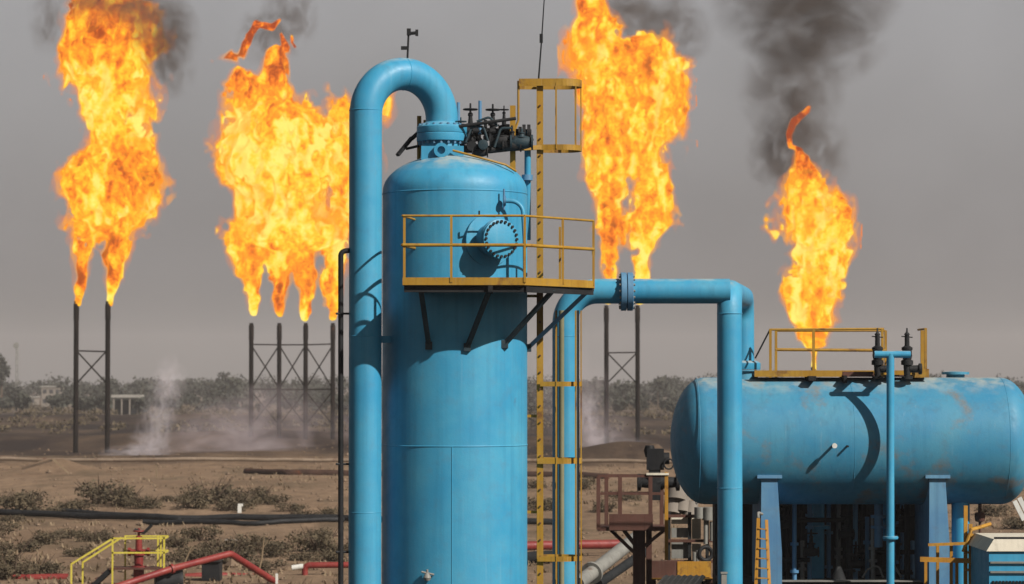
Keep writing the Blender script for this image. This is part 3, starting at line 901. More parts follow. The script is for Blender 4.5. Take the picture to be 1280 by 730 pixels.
# blue cabin with a cream roof at the lower right edge
cb = thing('equipment_cabin', 'blue ribbed equipment cabin with a cream roof edge at the lower right corner', 'cabin', P(1300, 740, 56))
Yc = 56.0
xl, xh = PX(1235, Yc), PX(1400, Yc)
part('wall', MB().span((xl, Yc, 0), (xh, Yc + 2.2, PZ(690, Yc))), M['blue'], cb)
rf = MB()
za, zb = PZ(689, Yc), PZ(674, Yc)
rf.add([(xl - .06, Yc - .05, za), (xh, Yc - .05, za), (xh, Yc + 2.4, za), (xl - .06, Yc + 2.4, za), (xl + .1, Yc, zb), (xh, Yc, zb), (xh, Yc + 2.3, zb), (xl + .1, Yc + 2.3, zb)],
       [(0, 3, 2, 1), (4, 5, 6, 7), (0, 1, 5, 4), (1, 2, 6, 5), (2, 3, 7, 6), (3, 0, 4, 7)])
part('roof', rf, M['cream'], cb)
part('ridge_cap', MB().span((xl + .12, Yc + .02, PZ(673.8, Yc)), (xh, Yc + .1, PZ(671.5, Yc))), M['darksteel'], cb)
for y in (703, 715):
    part('rib', MB().span((xl + .02, Yc - .05, PZ(y + 1.2, Yc)), (xh, Yc - .002, PZ(y - 1.2, Yc))), M['grey'], cb)
for i in range(26):
    x = PX(1239 + i * 4.2, Yc)
    part('louvre', MB().span((x, Yc - .04, PZ(745, Yc)), (x + .035, Yc - .002, PZ(726, Yc))), M['darksteel'], cb)
tj = thing('angle_prop', 'pale angled steel prop showing below the right end of the tank', 'prop', P(1275, 640, 62))
part('flange_bar', MB().bar(P(1268, 626, 62), P(1280, 650, 62), .05, .1), M['white'], tj)
part('flange_bar', MB().bar(P(1274, 622, 62), P(1287, 648, 62), .05, .1), M['white'], tj)

# ------------------------------------------------------------------ brown valve platform between the pipes
YB = 66.0
br = thing('valve_platform', 'rusty brown railed platform on a single column left of the horizontal tank', 'platform', (PX(802, YB), YB, 0))
part('column', MB().span((PX(791, YB), YB - .12, 0), (PX(806, YB), YB + .12, PZ(662, YB))), M['brown'], br)
part('column', MB().span((PX(808, YB), YB + .2, 0), (PX(815, YB), YB + .35, PZ(662, YB))), M['brown'], br)
part('deck', MB().span((PX(747, YB), YB - .6, PZ(662, YB)), (PX(832, YB), YB + .6, PZ(657, YB))), M['brown'], br)
part('skirt_panel', MB().span((PX(760, YB), YB - .66, PZ(661, YB)), (PX(814, YB), YB - .61, PZ(641, YB))), M['brown'], br)
for x, Yp, yt_ in ((748, YB - .58, 596), (758, YB + .55, 594), (775, YB - .58, 594), (813, YB - .58, 592), (827, YB + .5, 596)):
    part('post', MB().bar(P(x, 662, Yp), P(x, yt_, Yp), .09, .08), M['brown'], br)
part('post', MB().bar(P(833, 700, YB - .58), P(833, 590, YB - .58), .08, .08), M['orange'], br, label='ochre corner post')
for y in (595, 617):
    part('rail', MB().bar(P(747, y, YB - .58), P(832, y, YB - .58), .06, .06), M['brown'], br)
    part('rail', MB().bar(P(757, y - 1, YB + .55), P(830, y - 1, YB + .55), .05, .05), M['brown'], br)
part('top_bar', MB().bar(P(808, 592.5, YB - .62), P(836, 592.5, YB - .62), .06, .05), M['cream'], br)
part('strut', MB().bar(P(764, 663, YB - .3), P(792, 690, YB - .1), .07), M['brown'], br)
part('strut', MB().bar(P(780, 663, YB + .3), P(796, 684, YB), .07), M['brown'], br)
part('strut', MB().bar(P(830, 663, YB - .3), P(806, 682, YB - .1), .07), M['brown'], br)
av = thing('valve_actuator', 'black valve actuator standing above the brown platform', 'valve', P(818, 600, 66.5))
am = MB()
am.box(P(819, 574, 66.5), (.40, .34, .50))
am.lathe([(.1, -.16), (.14, 0), (.1, .12)], P(812, 563, 66.5), (0, 0, 1), 12)
am.lathe([(.14, -.2), (.14, .2)], P(826, 573, 66.5), (1, 0, 0), 16)
part('actuator_body', am, M['black'], av)
part('yoke', MB().span((PX(811, 66.5), 66.35, PZ(625, 66.5)), (PX(825, 66.5), 66.65, PZ(582, 66.5))), M['black'], av)
part('flanged_body', MB().lathe([(.2, -.5), (.2, -.42), (.12, -.4), (.16, 0), (.12, .4), (.2, .42), (.2, .5)], P(823, 603, 66.5), (1, 0, 0), 16), M['black'], av)
hw = MB().torus(P(836, 580, 66.3), (.3, -1, 0), .12, .02, 20, 6)
part('handwheel', hw, M['black'], av)

# module of pale panels behind the platform
pm = thing('panel_module', 'open steel frame holding pale grey panels and white pipes behind the riser pipe', 'equipment frame', (PX(865, 68), 68, 0))
Yq = 68.0
for y0, y1, mt in ((646, 655, 'cream'), (660, 672, 'grey'), (677, 698, 'grey')):
    part('panel', MB().span((PX(839, Yq), Yq, PZ(y1, Yq)), (PX(860, Yq), Yq + .12, PZ(y0, Yq))), M[mt], pm)
for y0, y1 in ((648, 674), (680, 690)):
    part('panel', MB().span((PX(865, Yq), Yq + .1, PZ(y1, Yq)), (PX(876, Yq), Yq + .2, PZ(y0, Yq))), M['cream'], pm)
for x in (836, 862, 884, 900):
    part('upright', MB().bar(P(x, 950, Yq - .06), P(x, 640, Yq - .06), .08, .08), M['darksteel'], pm)
for y in (645, 676, 702):
    part('cross_beam', MB().bar(P(834, y, Yq - .13), P(902, y, Yq - .13), .05, .07), M['brown'], pm)
for x, y0, y1, r_ in ((874, 634, 648, .12), (886, 634, 650, .16), (882, 650, 680, .05), (890, 652, 676, .06), (868, 690, 704, .05), (872, 688, 704, .05)):
    part('pipe', MB().tube([P(x, y1, Yq - .3), P(x, y0, Yq - .3)], r_, 14), M['grey'], pm)
for x, y, r_ in ((845, 615, .26), (852, 630, .2), (840, 632, .22), (862, 636, .18)):
    part('insulated_pipe', MB().tube([P(x, y + 10, Yq + .4), P(x + 2, y - 8, Yq + .5)], r_, 16), M['wall'], pm)
part('wheel', MB().torus(P(882, 692, Yq - .3), (.3, -1, 0), .16, .05, 20, 8), M['black'], pm)
bk = thing('cross_girder', 'ochre and brown girder below the pale panels', 'beam', P(850, 712, 66.8))
part('girder_web', MB().span((PX(812, 66.8), 66.7, PZ(722, 66.8)), (PX(846, 66.8), 66.9, PZ(701, 66.8))), M['brown'], bk)
part('girder_web', MB().span((PX(846, 66.8), 66.68, PZ(721, 66.8)), (PX(888, 66.8), 66.92, PZ(702, 66.8))), M['orange'], bk)
part('girder_flange', MB().span((PX(810, 66.8), 66.6, PZ(724, 66.8)), (PX(890, 66.8), 67.0, PZ(722.3, 66.8))), M['orange'], bk)
for x in (814, 886): part('girder_post', MB().span((PX(x, 66.8) - .1, 66.7, 0), (PX(x, 66.8) + .1, 66.9, PZ(724, 66.8))), M['brown'], bk)
sh = thing('canopy_sheet', 'pale corrugated canopy sheet at the bottom edge left of the riser pipe', 'canopy', P(860, 740, 62))
cs = MB()
N = 14
for i in range(N):
    xa, xb = PX(832 + i * 3.8, 62), PX(832 + (i + 1) * 3.8, 62)
    zz = .03 * (i % 2)
    a, b, c_, d = Vector((xa - .35, 61.2, PZ(738, 61.2) + zz)), Vector((xb - .35, 61.2, PZ(738, 61.2) + .03 - zz)), Vector((xb, 63.0, PZ(720, 63))), Vector((xa, 63.0, PZ(720, 63)))
    cs.add([a, b, c_ + Vector((0, 0, .03 - zz)), d + Vector((0, 0, zz))] + [p - Vector((0, 0, .02)) for p in (a, b, c_, d)], [(0, 1, 2, 3), (7, 6, 5, 4), (0, 4, 5, 1), (2, 6, 7, 3)])
part('sheet', cs, M['cream'], sh)
for x in (834, 878): part('canopy_post', MB().span((PX(x, 62.6) - .04, 62.5, 0), (PX(x, 62.6) + .04, 62.6, PZ(726, 62.6))), M['darksteel'], sh)

def ground_pipe(name, label, cat, pts, r, mat, parts=()):
    root = thing(name, label, cat, pts[0])
    part('pipe_run', MB().tube(pts, r, 14), M[mat], root)
    return root
gp = ground_pipe('sloping_pipe', 'pale grey sloping pipe below the brown platform', 'pipe', [P(722, 730, 74), P(796, 672, 78)], .19, 'grey')
part('pipe_flange', MB().lathe([(.3, -.05), (.3, .05)], P(740, 716, 75), P(796, 672, 78) - P(722, 730, 74), 20), M['grey'], gp)
ground_pipe('sloping_pipe', 'second thinner sloping pipe just right of the pale grey one', 'pipe', [P(748, 730, 77), P(806, 690, 80)], .13, 'darksteel')

# ------------------------------------------------------------------ pipelines on the open ground
def gpt(x, y, lift=0.0):
    Y = GY(y)
    for _ in range(4):
        X = PX(x, Y)
        Y = (CAM_Z - hz(X, Y)) * FPX / (y - HZ)
    return Vector((PX(x, Y), Y, hz(PX(x, Y), Y) + lift))
def line_pts(pix, lift, n=10):
    out = []
    for (xa, ya), (xb, yb) in zip(pix, pix[1:]):
        for i in range(n):
            t = i / n
            Y = GY(ya + (yb - ya) * t)
            X = PX(xa + (xb - xa) * t, Y)
            out.append(Vector((X, Y, hz(X, Y) + lift)))
    Y = GY(pix[-1][1])
    X = PX(pix[-1][0], Y)
    out.append(Vector((X, Y, hz(X, Y) + lift)))
    return out
ground_pipe('black_pipeline', 'black pipeline lying across the sand from the left edge', 'pipe', line_pts([(-260, 640), (95, 649), (225, 653)], .24), .18, 'black')
ground_pipe('black_pipeline', 'black pipeline running across the sand and on behind the tall vessel', 'pipe', line_pts([(75, 645), (210, 652), (300, 652), (420, 653), (520, 656), (700, 657)], .22), .17, 'black')
ground_pipe('black_pipeline', 'black pipeline lying nearest in the sand behind the yellow steps', 'pipe', line_pts([(180, 654), (320, 656), (430, 653.5)], .15), .13, 'black')
ground_pipe('long_pipeline', 'long pale rusty pipeline running the full width below the flares', 'pipe', line_pts([(-300, 580), (200, 583), (430, 583), (760, 585), (900, 586), (1400, 588)], .55, 16), .17, 'longpipe')
NTH = 'first second third fourth fifth sixth seventh eighth ninth tenth eleventh twelfth'.split()
for i, x in enumerate(range(-60, 1000, 95)):
    q = gpt(x, 585)
    o = thing('pipe_support', f'low block carrying the long pale pipeline, {NTH[i]} from the left', 'support', q, 'blocks under the long pipeline')
    part('block', MB().box(q + Vector((0, 0, .15)), (.35, .5, .6)), M['stone'], o)
ground_pipe('burnt_pipeline', 'dark brown pipeline half buried left of the black conduit', 'pipe', line_pts([(308, 592), (360, 594), (440, 594), (700, 596), (760, 597)], .15), .3, 'burnt')
ground_pipe('red_pipeline', 'red pipe along the ground seen between the ladder and brown platform', 'pipe', line_pts([(560, 697), (800, 693)], .5), .2, 'red')
ground_pipe('white_pipeline', 'thin white pipe lying just above the red one by the ladder', 'pipe', line_pts([(560, 690), (700, 690), (770, 688)], .45), .07, 'white')
ground_pipe('dark_pipeline', 'dark pipe in the shade below the red pipe by the ladder', 'pipe', line_pts([(560, 705), (700, 705)], .3), .25, 'darksteel')
# stake and heap details
wp = gpt(300, 643)
st = thing('marker_post', 'small white marker post in the sand behind the black pipeline', 'post', wp)
part('post', MB().box(wp + Vector((0, 0, .2)), (.2, .2, .4)).box(wp + Vector((.05, 0, .45)), (.28, .1, .14)), M['white'], st)
wp = gpt(196, 597)
st = thing('marker_stake', 'slim pale stake standing below the left flare', 'post', wp)
part('stake', MB().bar(wp, wp + Vector((0, 0, 1.0)), .1), M['straw'], st)
wp = gpt(62, 594)
st = thing('broken_timber', 'dark broken timber lying across the sand heap', 'debris', wp)
part('timber', MB().bar(wp + Vector((-2.2, 0, .5)), wp + Vector((.2, .3, 1.2)), .18), M['bark'], st)
part('timber', MB().bar(wp + Vector((.3, 0, 1.3)), wp + Vector((1.6, .2, .1)), .14), M['straw'], st)
for x0_, y0_, x1_, y1_, lab in ((220, 722, 240, 682, 'thin leaning bare branch behind the red bent pipe'), (322, 722, 330, 672, 'thin upright reed stalk right of the red bent pipe')):
    a = gpt(x0_, y0_)
    st = thing('dead_branch', lab, 'branch', a)
    q = P(x1_, y1_, a.y)
    part('stem', MB().tube([a, a.lerp(q, .5) + Vector((.05, 0, 0)), q], [.05, .04, .02], 7), M['straw'], st)
    part('twig', MB().tube([a.lerp(q, .7), a.lerp(q, .9) + Vector((.18, 0, .05))], .018, 6), M['straw'], st)
pk = gpt(290, 681)
st = thing('loose_board', 'pale loose board lying on the scrub right of the bent pipe', 'board', pk)
part('board', MB().box(pk + Vector((0, 0, .25)), (.62, .3, .05), .1), M['wall'], st)

# ------------------------------------------------------------------ red wellhead lines with yellow steps, lower left
YL = 104.0
sp_ = thing('yellow_steps', 'bright yellow railed steps and small platform over the red pipes', 'platform', (PX(175, YL), YL, 0))
zd = PZ(709, YL)
part('deck', MB().span((PX(140, YL), YL - .5, zd - .06), (PX(210, YL), YL + .6, zd)), M['brown'], sp_)
for x, Yp in ((144, YL - .48), (155, YL + .55), (196, YL + .55), (208, YL - .48), (201, YL + .2)):
    part('post', MB().bar(Vector((PX(x, YL), Yp, 0)), Vector((PX(x, YL), Yp, PZ(671, YL))), .06, .06), M['lemon'], sp_)
for y in (672, 690):
    part('rail', MB().bar(Vector((PX(143, YL), YL - .48, PZ(y, YL))), Vector((PX(209, YL), YL - .48, PZ(y, YL))), .06, .06), M['lemon'], sp_)
    part('rail', MB().bar(Vector((PX(154, YL), YL + .55, PZ(y - 1, YL))), Vector((PX(209, YL), YL + .55, PZ(y - 1, YL))), .05, .05), M['lemon'], sp_)
    part('rail', MB().bar(Vector((PX(208.5, YL), YL - .48, PZ(y, YL))), Vector((PX(208.5, YL), YL + .55, PZ(y, YL))), .05, .05), M['lemon'], sp_)
for dx, Yp in ((0, YL - .48), (9, YL + .5)):
    xa = 93 + dx
    part('stair_rail', MB().bar(Vector((PX(143 + dx * .8, YL), Yp, PZ(673, YL))), Vector((PX(xa, YL), Yp, PZ(704, YL))), .07, .07), M['lemon'], sp_)
    part('stair_post', MB().bar(Vector((PX(xa, YL), Yp, PZ(704, YL))), Vector((PX(xa, YL), Yp, -.2)), .06, .06), M['lemon'], sp_)
part('stringer', MB().bar(Vector((PX(141, YL), YL - .4, zd - .05)), Vector((PX(112, YL), YL - .4, -.2)), .08, .16), M['black'], sp_)
part('stringer', MB().bar(Vector((PX(141, YL), YL + .5, zd - .05)), Vector((PX(112, YL), YL + .5, -.2)), .08, .16), M['black'], sp_)
for i in range(3):
    part('tread', MB().box((PX(134 - i * 8, YL), YL + .05, zd - .2 - i * .2), (.25, .9, .04)), M['brown'], sp_)
wh = thing('red_wellhead', 'dark red wellhead valve inside the yellow railed platform', 'valve', (PX(175, YL), YL + .1, 0))
part('spool', MB().lathe([(.2, 0), (.2, .5), (.3, .5), (.3, .6), (.16, .62), (.18, 1.0), (.26, 1.0), (.26, 1.1), (.13, 1.12), (.12, 1.7), (.05, 1.72), (.05, 2.0)], (PX(174, YL), YL + .1, PZ(728, YL)), (0, 0, 1), 16), M['red'], wh)
part('side_valve', MB().lathe([(.16, -.4), (.16, -.3), (.1, -.28), (.1, .28), (.16, .3), (.16, .4)], (PX(174, YL), YL + .1, PZ(690, YL)), (1, 0, 0), 14), M['red'], wh)
part('handle', MB().tube([P(168, 662, YL), P(180, 666, YL), P(190, 656, YL)], .06, 8), M['black'], wh)
part('top_wheel', MB().torus((PX(174, YL), YL + .1, PZ(664, YL)), (0, 0, 1), .2, .03, 16, 6), M['red'], wh)
bp_ = thing('red_bent_pipe', 'pinkish red pipe rising to a peak and dropping again right of the yellow steps', 'pipe', P(290, 692, 103))
part('pipe_run', MB().tube(bend([P(120, 742, 100), P(215, 711, 101.5), P(288, 692, 103), P(345, 728, 105.5)], .3), .125, 16), M['red'], bp_)
part('joint_collar', MB().lathe([(.18, -.05), (.18, .05)], P(215, 711, 101.5), P(288, 692, 103) - P(120, 742, 100), 16), M['red'], bp_)
part('end_post', MB().bar(P(346, 735, 105.3), P(346, 717, 105.3), .09), M['white'], bp_)
rr = thing('red_rail_pipe', 'short level red pipe with a white end left of the black conduit', 'pipe', P(400, 707, 110))
part('pipe_run', MB().tube(bend([P(381, 730, 110), P(381, 706.5, 110), P(470, 706, 110)], .2), .12, 14), M['red'], rr)
part('white_end', MB().tube([P(365, 710, 110), P(379, 708, 110)], .11, 14), M['white'], rr)
ground_pipe('low_red_pipe', 'dark red pipe lying at the bottom left edge of the view', 'pipe', [P(-30, 724, 108), P(85, 722, 108)], .16, 'red')
ground_pipe('low_red_pipe', 'dark red pipe lying under the peak of the bent pipe', 'pipe', [P(232, 721, 110), P(262, 719, 110), P(345, 722, 111)], .13, 'red')
bx1 = thing('black_box', 'black metal box below the peak of the red bent pipe', 'box', P(266, 730, 107))
part('housing', MB().span(P(252, 726, 107) , P(278, 702, 108)), M['black'], bx1)
part('lid', MB().span(P(251, 702, 106.9), P(279, 700, 108.1)), M['black'], bx1)
bx2 = thing('black_drum', 'black round-topped drum right of the yellow steps', 'drum', P(211, 730, 102.5))
part('drum_body', MB().lathe([(.0, -.5), (.42, -.5), (.44, -.42), (.42, -.3), (.42, .3), (.44, .42), (.42, .5), (0, .5)], P(211, 727, 102), (1, .2, 0), 20), M['black'], bx2)

# ------------------------------------------------------------------ flare stacks
def flare_stack(label, poles, top, base_y, Y, braces, r=.27):
    root = thing('flare_stack', label, 'flare stack', (PX(sum(poles) / len(poles), Y), Y, 0), 'flare stacks')
    for i, x in enumerate(poles):
        X = PX(x, Y)
        z1 = PZ(top, Y)
        part('pole', MB().lathe([(r, -1), (r, z1 - 1.8), (r * 1.12, z1 - 1.75), (r * 1.12, z1 - .1), (r * .8, z1)], (X, Y, 0), (0, 0, 1), 14), M['stack'], root)
        part('burner_tip', MB().lathe([(r * .8, z1 - .1), (r * .95, z1 + .2), (r * .6, z1 + .22)], (X, Y, 0), (0, 0, 1), 12), M['stack'], root)
    for xa, ya, xb, yb in braces:
        part('brace', MB().tube([P(xa, ya, Y), P(xb, yb, Y)], .09, 6), M['stack'], root)
    return root
def xb(x0, x1, y0, y1): return [(x0, y0, x1, y1), (x1, y0, x0, y1)]
flare_stack('pair of sooty flare pipes joined by one cross brace, leftmost', (95, 134.5), 379, 566, GY(566), [(95, 438.5, 134.5, 439.5)] + xb(97, 132, 440, 478))
YM = 335.0
b_ = [(314, 430.5, 349, 431), (349, 431, 382, 431), (382, 431, 416, 430), (314, 486.5, 349, 486.5), (349, 486.5, 382, 487), (382, 487, 416, 486.5)]
for a, c_ in ((315, 348), (350, 381), (383, 415)): b_ += xb(a, c_, 433, 484) + xb(a, c_, 490, 530)
flare_stack('row of four sooty flare pipes braced together, left of the tall vessel', (314, 349, 382, 416), 406, 548, YM, b_)
YR = 330.0
flare_stack('pair of sooty flare pipes with a cross brace, behind the blue header pipe', (758, 797), 384, 553, YR, [(758, 441, 797, 440.5)] + xb(760, 795, 442, 478) + xb(760, 795, 380, 440)[:0])
YS = 335.0
flare_stack('single sooty flare pipe hidden behind the horizontal tank', (1017,), 458, 560, YS, [])

# ------------------------------------------------------------------ flames: turbulent bodies grown from a 3-D field
def smooth_noise(shape, cells, seed):
    """band-limited random field on a grid: cubic B-spline of a random lattice (cells = lattice spacing in voxels per axis)"""
    rg = np.random.default_rng(seed)
    lat = [int(s / c) + 5 for s, c in zip(shape, cells)]
    A = rg.standard_normal(lat).astype(np.float32)
    for axn in range(3):
        t = np.arange(shape[axn]) / cells[axn] + rg.random()
        i = np.floor(t).astype(int)
        u = (t - i).astype(np.float32)
        Wm = np.zeros((shape[axn], lat[axn]), np.float32)
        idx = np.arange(shape[axn])
        for k, wgt in enumerate(((1 - u) ** 3 / 6, (3 * u ** 3 - 6 * u ** 2 + 4) / 6, (-3 * u ** 3 + 3 * u ** 2 + 3 * u + 1) / 6, u ** 3 / 6)):
            Wm[idx, i + k] = wgt
        A = np.moveaxis(np.tensordot(Wm, A, axes=(1, axn)), 0, axn)
    return A / A.std()
def gather(A, pts):
    """trilinear lookup; pts (n,3) in voxels"""
    mx = np.array(A.shape) - 1.001
    p = np.clip(pts, 0, mx)
    i = p.astype(int)
    f = (p - i).astype(np.float32)
    out = 0
    for dx in (0, 1):
        for dy in (0, 1):
            for dz in (0, 1):
                w = (f[:, 0] if dx else 1 - f[:, 0]) * (f[:, 1] if dy else 1 - f[:, 1]) * (f[:, 2] if dz else 1 - f[:, 2])
                out = out + w * A[i[:, 0] + dx, i[:, 1] + dy, i[:, 2] + dz]
    return out
def surface_net(F):
    """naive surface nets of F = 0; returns vertices (voxels) and quads"""
    nx, ny, nz = F.shape
    cs = {}
    cnt = np.zeros((nx - 1, ny - 1, nz - 1), np.float32)
    acc = np.zeros((nx - 1, ny - 1, nz - 1, 3), np.float32)
    corner = lambda d: F[d[0]:nx - 1 + d[0], d[1]:ny - 1 + d[1], d[2]:nz - 1 + d[2]]
    cube = [(a, b, c) for a in (0, 1) for b in (0, 1) for c in (0, 1)]
    for d in cube:
        for axn in range(3):
            if d[axn]: continue
            e = list(d)
            e[axn] = 1
            A, B = corner(d), corner(e)
            cross = (A > 0) != (B > 0)
            t = np.where(cross, A / np.where(cross, A - B, 1), 0)
            cnt += cross
            for q in range(3):
                acc[..., q] += np.where(cross, d[q] + (t if q == axn else 0), 0)
    act = cnt > 0
    vid = np.full(act.shape, -1, np.int64)
    vid[act] = np.arange(act.sum())
    ij = np.argwhere(act).astype(np.float32)
    V = ij + acc[act] / cnt[act][:, None]
    quads = []
    for axn in range(3):
        o1, o2 = [q for q in range(3) if q != axn]
        lo, hi = [slice(None)] * 3, [slice(None)] * 3
        lo[axn], hi[axn] = slice(0, -1), slice(1, None)
        for o in (o1, o2):
            lo[o] = slice(1, -1)
            hi[o] = slice(1, -1)
        A, B = F[tuple(lo)] > 0, F[tuple(hi)] > 0
        w = np.argwhere(A != B)
        if not len(w): continue
        sgn = A[tuple(w.T)]
        base = w.copy()
        def cell(a, b):
            c = w.copy()
            c[:, o1] += a
            c[:, o2] += b
            return vid[tuple(c.T)]
        q = np.stack([cell(0, 0), cell(1, 0), cell(1, 1), cell(0, 1)], 1)
        flip = sgn if axn != 1 else ~sgn
        q[~flip] = q[~flip][:, ::-1]
        quads.append(q)
    return V, np.concatenate(quads)[:, ::-1].copy()

def flame_material():
    m, n, l = new_mat('gas_flame')
    out = n['Material Output']
    n.remove(n['Principled BSDF'])
    at = n.new('ShaderNodeAttribute')
    at.attribute_name = 'glow_level'
    t = n.new('ShaderNodeTexCoord')
    q = n.new('ShaderNodeTexNoise')
    q.inputs['Scale'].default_value = 1.25
    q.inputs['Detail'].default_value = 6
    q.inputs['Roughness'].default_value = .62
    q.inputs['Distortion'].default_value = 1.8
    l.new(t.outputs['Object'], q.inputs['Vector'])
    mr = n.new('ShaderNodeMapRange')
    for k, v in (('From Min', .3), ('From Max', .7), ('To Min', -.27), ('To Max', .22)): mr.inputs[k].default_value = v
    l.new(q.outputs['Fac'], mr.inputs['Value'])
    ad = n.new('ShaderNodeMath')
    ad.operation = 'ADD'
    l.new(at.outputs['Fac'], ad.inputs[0])
    l.new(mr.outputs['Result'], ad.inputs[1])
    rp = n.new('ShaderNodeValToRGB')
    el = rp.color_ramp.elements
    el[0].position, el[0].color = 0.0, (.30, .035, .006, 1)
    el[1].position, el[1].color = 1.0, (1.0, .80, .16, 1)
    for p, c in ((.20, (.72, .12, .008)), (.38, (.92, .25, .012)), (.55, (1.0, .42, .014)), (.75, (1.0, .66, .035))):
        e = el.new(p)
        e.color = (*c, 1)
    l.new(ad.outputs[0], rp.inputs['Fac'])
    em = n.new('ShaderNodeEmission')
    em.inputs['Strength'].default_value = .95
    l.new(rp.outputs['Color'], em.inputs['Color'])
    l.new(em.outputs['Emission'], out.inputs['Surface'])
    m.cycles.emission_sampling = 'NONE'
    return m
def fringe_material(name, col, dens):
    m, n, l = new_mat(name)
    out = n['Material Output']
    n.remove(n['Principled BSDF'])
    em = n.new('ShaderNodeEmission')
    em.inputs['Color'].default_value = (*col, 1)      # radiance of a thick layer of this gas
    ab = n.new('ShaderNodeVolumeAbsorption')
    ab.inputs['Color'].default_value = (0, 0, 0, 1)
    ab.inputs['Density'].default_value = em.inputs['Strength'].default_value = dens
    a = n.new('ShaderNodeAddShader')
    l.new(em.outputs[0], a.inputs[0])
    l.new(ab.outputs[0], a.inputs[1])
    l.new(a.outputs[0], out.inputs['Volume'])
    m.cycles.emission_sampling = 'NONE'
    return m
MF, MFR, MBODY = flame_material(), fringe_material('flame_fringe', (.79, .185, .009), .2), fringe_material('flame_body', (.88, .35, .012), .6)
def mesh_obj(name, V, Q, mat, parent, loc, heat=None):
    me = bpy.data.meshes.new(name)
    me.vertices.add(len(V))
    me.vertices.foreach_set('co', V.astype(np.float32).ravel())
    me.loops.add(Q.size)
    me.loops.foreach_set('vertex_index', Q.astype(np.int32).ravel())
    me.polygons.add(len(Q))
    me.polygons.foreach_set('loop_start', np.arange(0, Q.size, 4, dtype=np.int32))
    me.polygons.foreach_set('loop_total', np.full(len(Q), 4, np.int32))
    me.update(calc_edges=True)
    me.polygons.foreach_set('use_smooth', [True] * len(Q))
    if heat is not None:
        a = me.attributes.new('glow_level', 'FLOAT', 'POINT')
        a.data.foreach_set('value', heat.astype(np.float32))
    me.materials.append(mat)
    o = bpy.data.objects.new(name, me)
    COL.objects.link(o)
    if parent: o.parent = parent
    else: o.location = loc
    return o
def flame(label, Y, plumes, wisps, heat_prof, seed, step=1.9, depth=.75, amp=1.0, holes=()):
    """plumes: lists of (row, left, right); wisps: lists of (x, y, radius); all traced on the photo and built at distance Y"""
    allx = [v for p in plumes for r_ in p for v in r_[1:]] + [w[0] for ws in wisps for w in ws]
    ally = [r_[0] for p in plumes for r_ in p] + [w[1] for ws in wisps for w in ws]
    xa, xb_, ya, yb = min(allx) - 16, max(allx) + 16, min(ally) - 14, max(ally) + 6
    wmax = max((r_[2] - r_[1]) / 2 for p in plumes for r_ in p)
    vd = min(wmax * depth, 75) + 14
    gx, gv, gy = np.arange(xa, xb_, step), np.arange(-vd, vd, step), np.arange(ya, yb, step)
    shp = (len(gx), len(gv), len(gy))
    X, Vv = gx[:, None, None].astype(np.float32), gv[None, :, None].astype(np.float32)
    base = np.full(shp, -40, np.float32)
    width = np.full(shp[2], 4, np.float32)
    for p in plumes:
        p = sorted(p)
        ry = [r_[0] for r_ in p]
        L = np.interp(gy, ry, [r_[1] for r_ in p]).astype(np.float32)
        Rr = np.interp(gy, ry, [r_[2] for r_ in p]).astype(np.float32)
        c, w = (L + Rr) / 2, np.maximum((Rr - L) / 2, .5)
        dv = np.minimum(w * depth, 75)
        q = np.sqrt(((X - c) / w) ** 2 + (Vv / dv) ** 2)
        f = np.minimum(w * (1 - q), 26) + np.clip(2.2 - w * .12, 0, 1.2)
        over = np.maximum(np.maximum(min(ry) - gy, gy - max(ry)), 0).astype(np.float32)
        f = f - over * 2.0
        base = np.maximum(base, f)
        width = np.maximum(width, np.where(over > 0, 0, w))
    Yy = gy[None, None, :].astype(np.float32)
    for ws in wisps:
        for (x0_, y0_, r0), (x1_, y1_, r1) in zip(ws, ws[1:]):
            d = np.array([x1_ - x0_, y1_ - y0_], np.float32)
            t = np.clip(((X - x0_) * d[0] + (Yy - y0_) * d[1]) / (d @ d), 0, 1)
            dist = np.sqrt((X - x0_ - t * d[0]) ** 2 + (Yy - y0_ - t * d[1]) ** 2 + Vv ** 2)
            base = np.maximum(base, r0 + (r1 - r0) * t - dist)
    for x0_, y0_, x1_, y1_, hr in holes:                 # gaps where the sky shows through between the tongues
        d = np.array([x1_ - x0_, y1_ - y0_], np.float32)
        t = np.clip(((X - x0_) * d[0] + (Yy - y0_) * d[1]) / (d @ d), 0, 1)
        base = np.minimum(base, np.sqrt((X - x0_ - t * d[0]) ** 2 + (Yy - y0_ - t * d[1]) ** 2) - hr)
    A = np.clip(width * .42, .8, 13.0)[None, None, :] * amp
    big = smooth_noise(shp, [20 / step, 20 / step, 34 / step], seed)
    mid = smooth_noise(shp, [9 / step, 9 / step, 16 / step], seed + 1)
    fin = smooth_noise(shp, [4.6 / step, 4.6 / step, 6 / step], seed + 2)
    bil = 1.0 - 1.5 * np.abs(mid + .35 * fin)
    soft = np.clip(width * .19 - .3, .15, 6.5)[None, None, :]
    F0 = base + A * (.50 * big + .42 * bil + .26 * fin) - .04 * A
    F = F0 - soft
    V, Q = surface_net(F)
    k = m_per_px(Y)
    def to_world(V):
        px, dv, py = xa + V[:, 0] * step, -vd + V[:, 1] * step, ya + V[:, 2] * step
        a, b = (px - 640) / FPX, (365 - py) / FPX
        dy = cp - b * sp
        return np.stack([a * Y / dy, Y + dv * k, CAM_Z + (sp + b * cp) * Y / dy], 1), py
    W_, py = to_world(V)
    hm = smooth_noise(shp, [12 / step, 12 / step, 22 / step], seed + 5)
    hf = smooth_noise(shp, [4.2 / step, 4.2 / step, 8 / step], seed + 6)
    hh = gather(hm, V), gather(hf, V), gather(bil, V), gather(base, V)
    rim = np.clip((hh[3] + 6) / 22, 0, 1)               # shreds thrown clear of the body have cooled
    pr_ = np.interp(py, [h[0] for h in heat_prof], [h[1] for h in heat_prof])
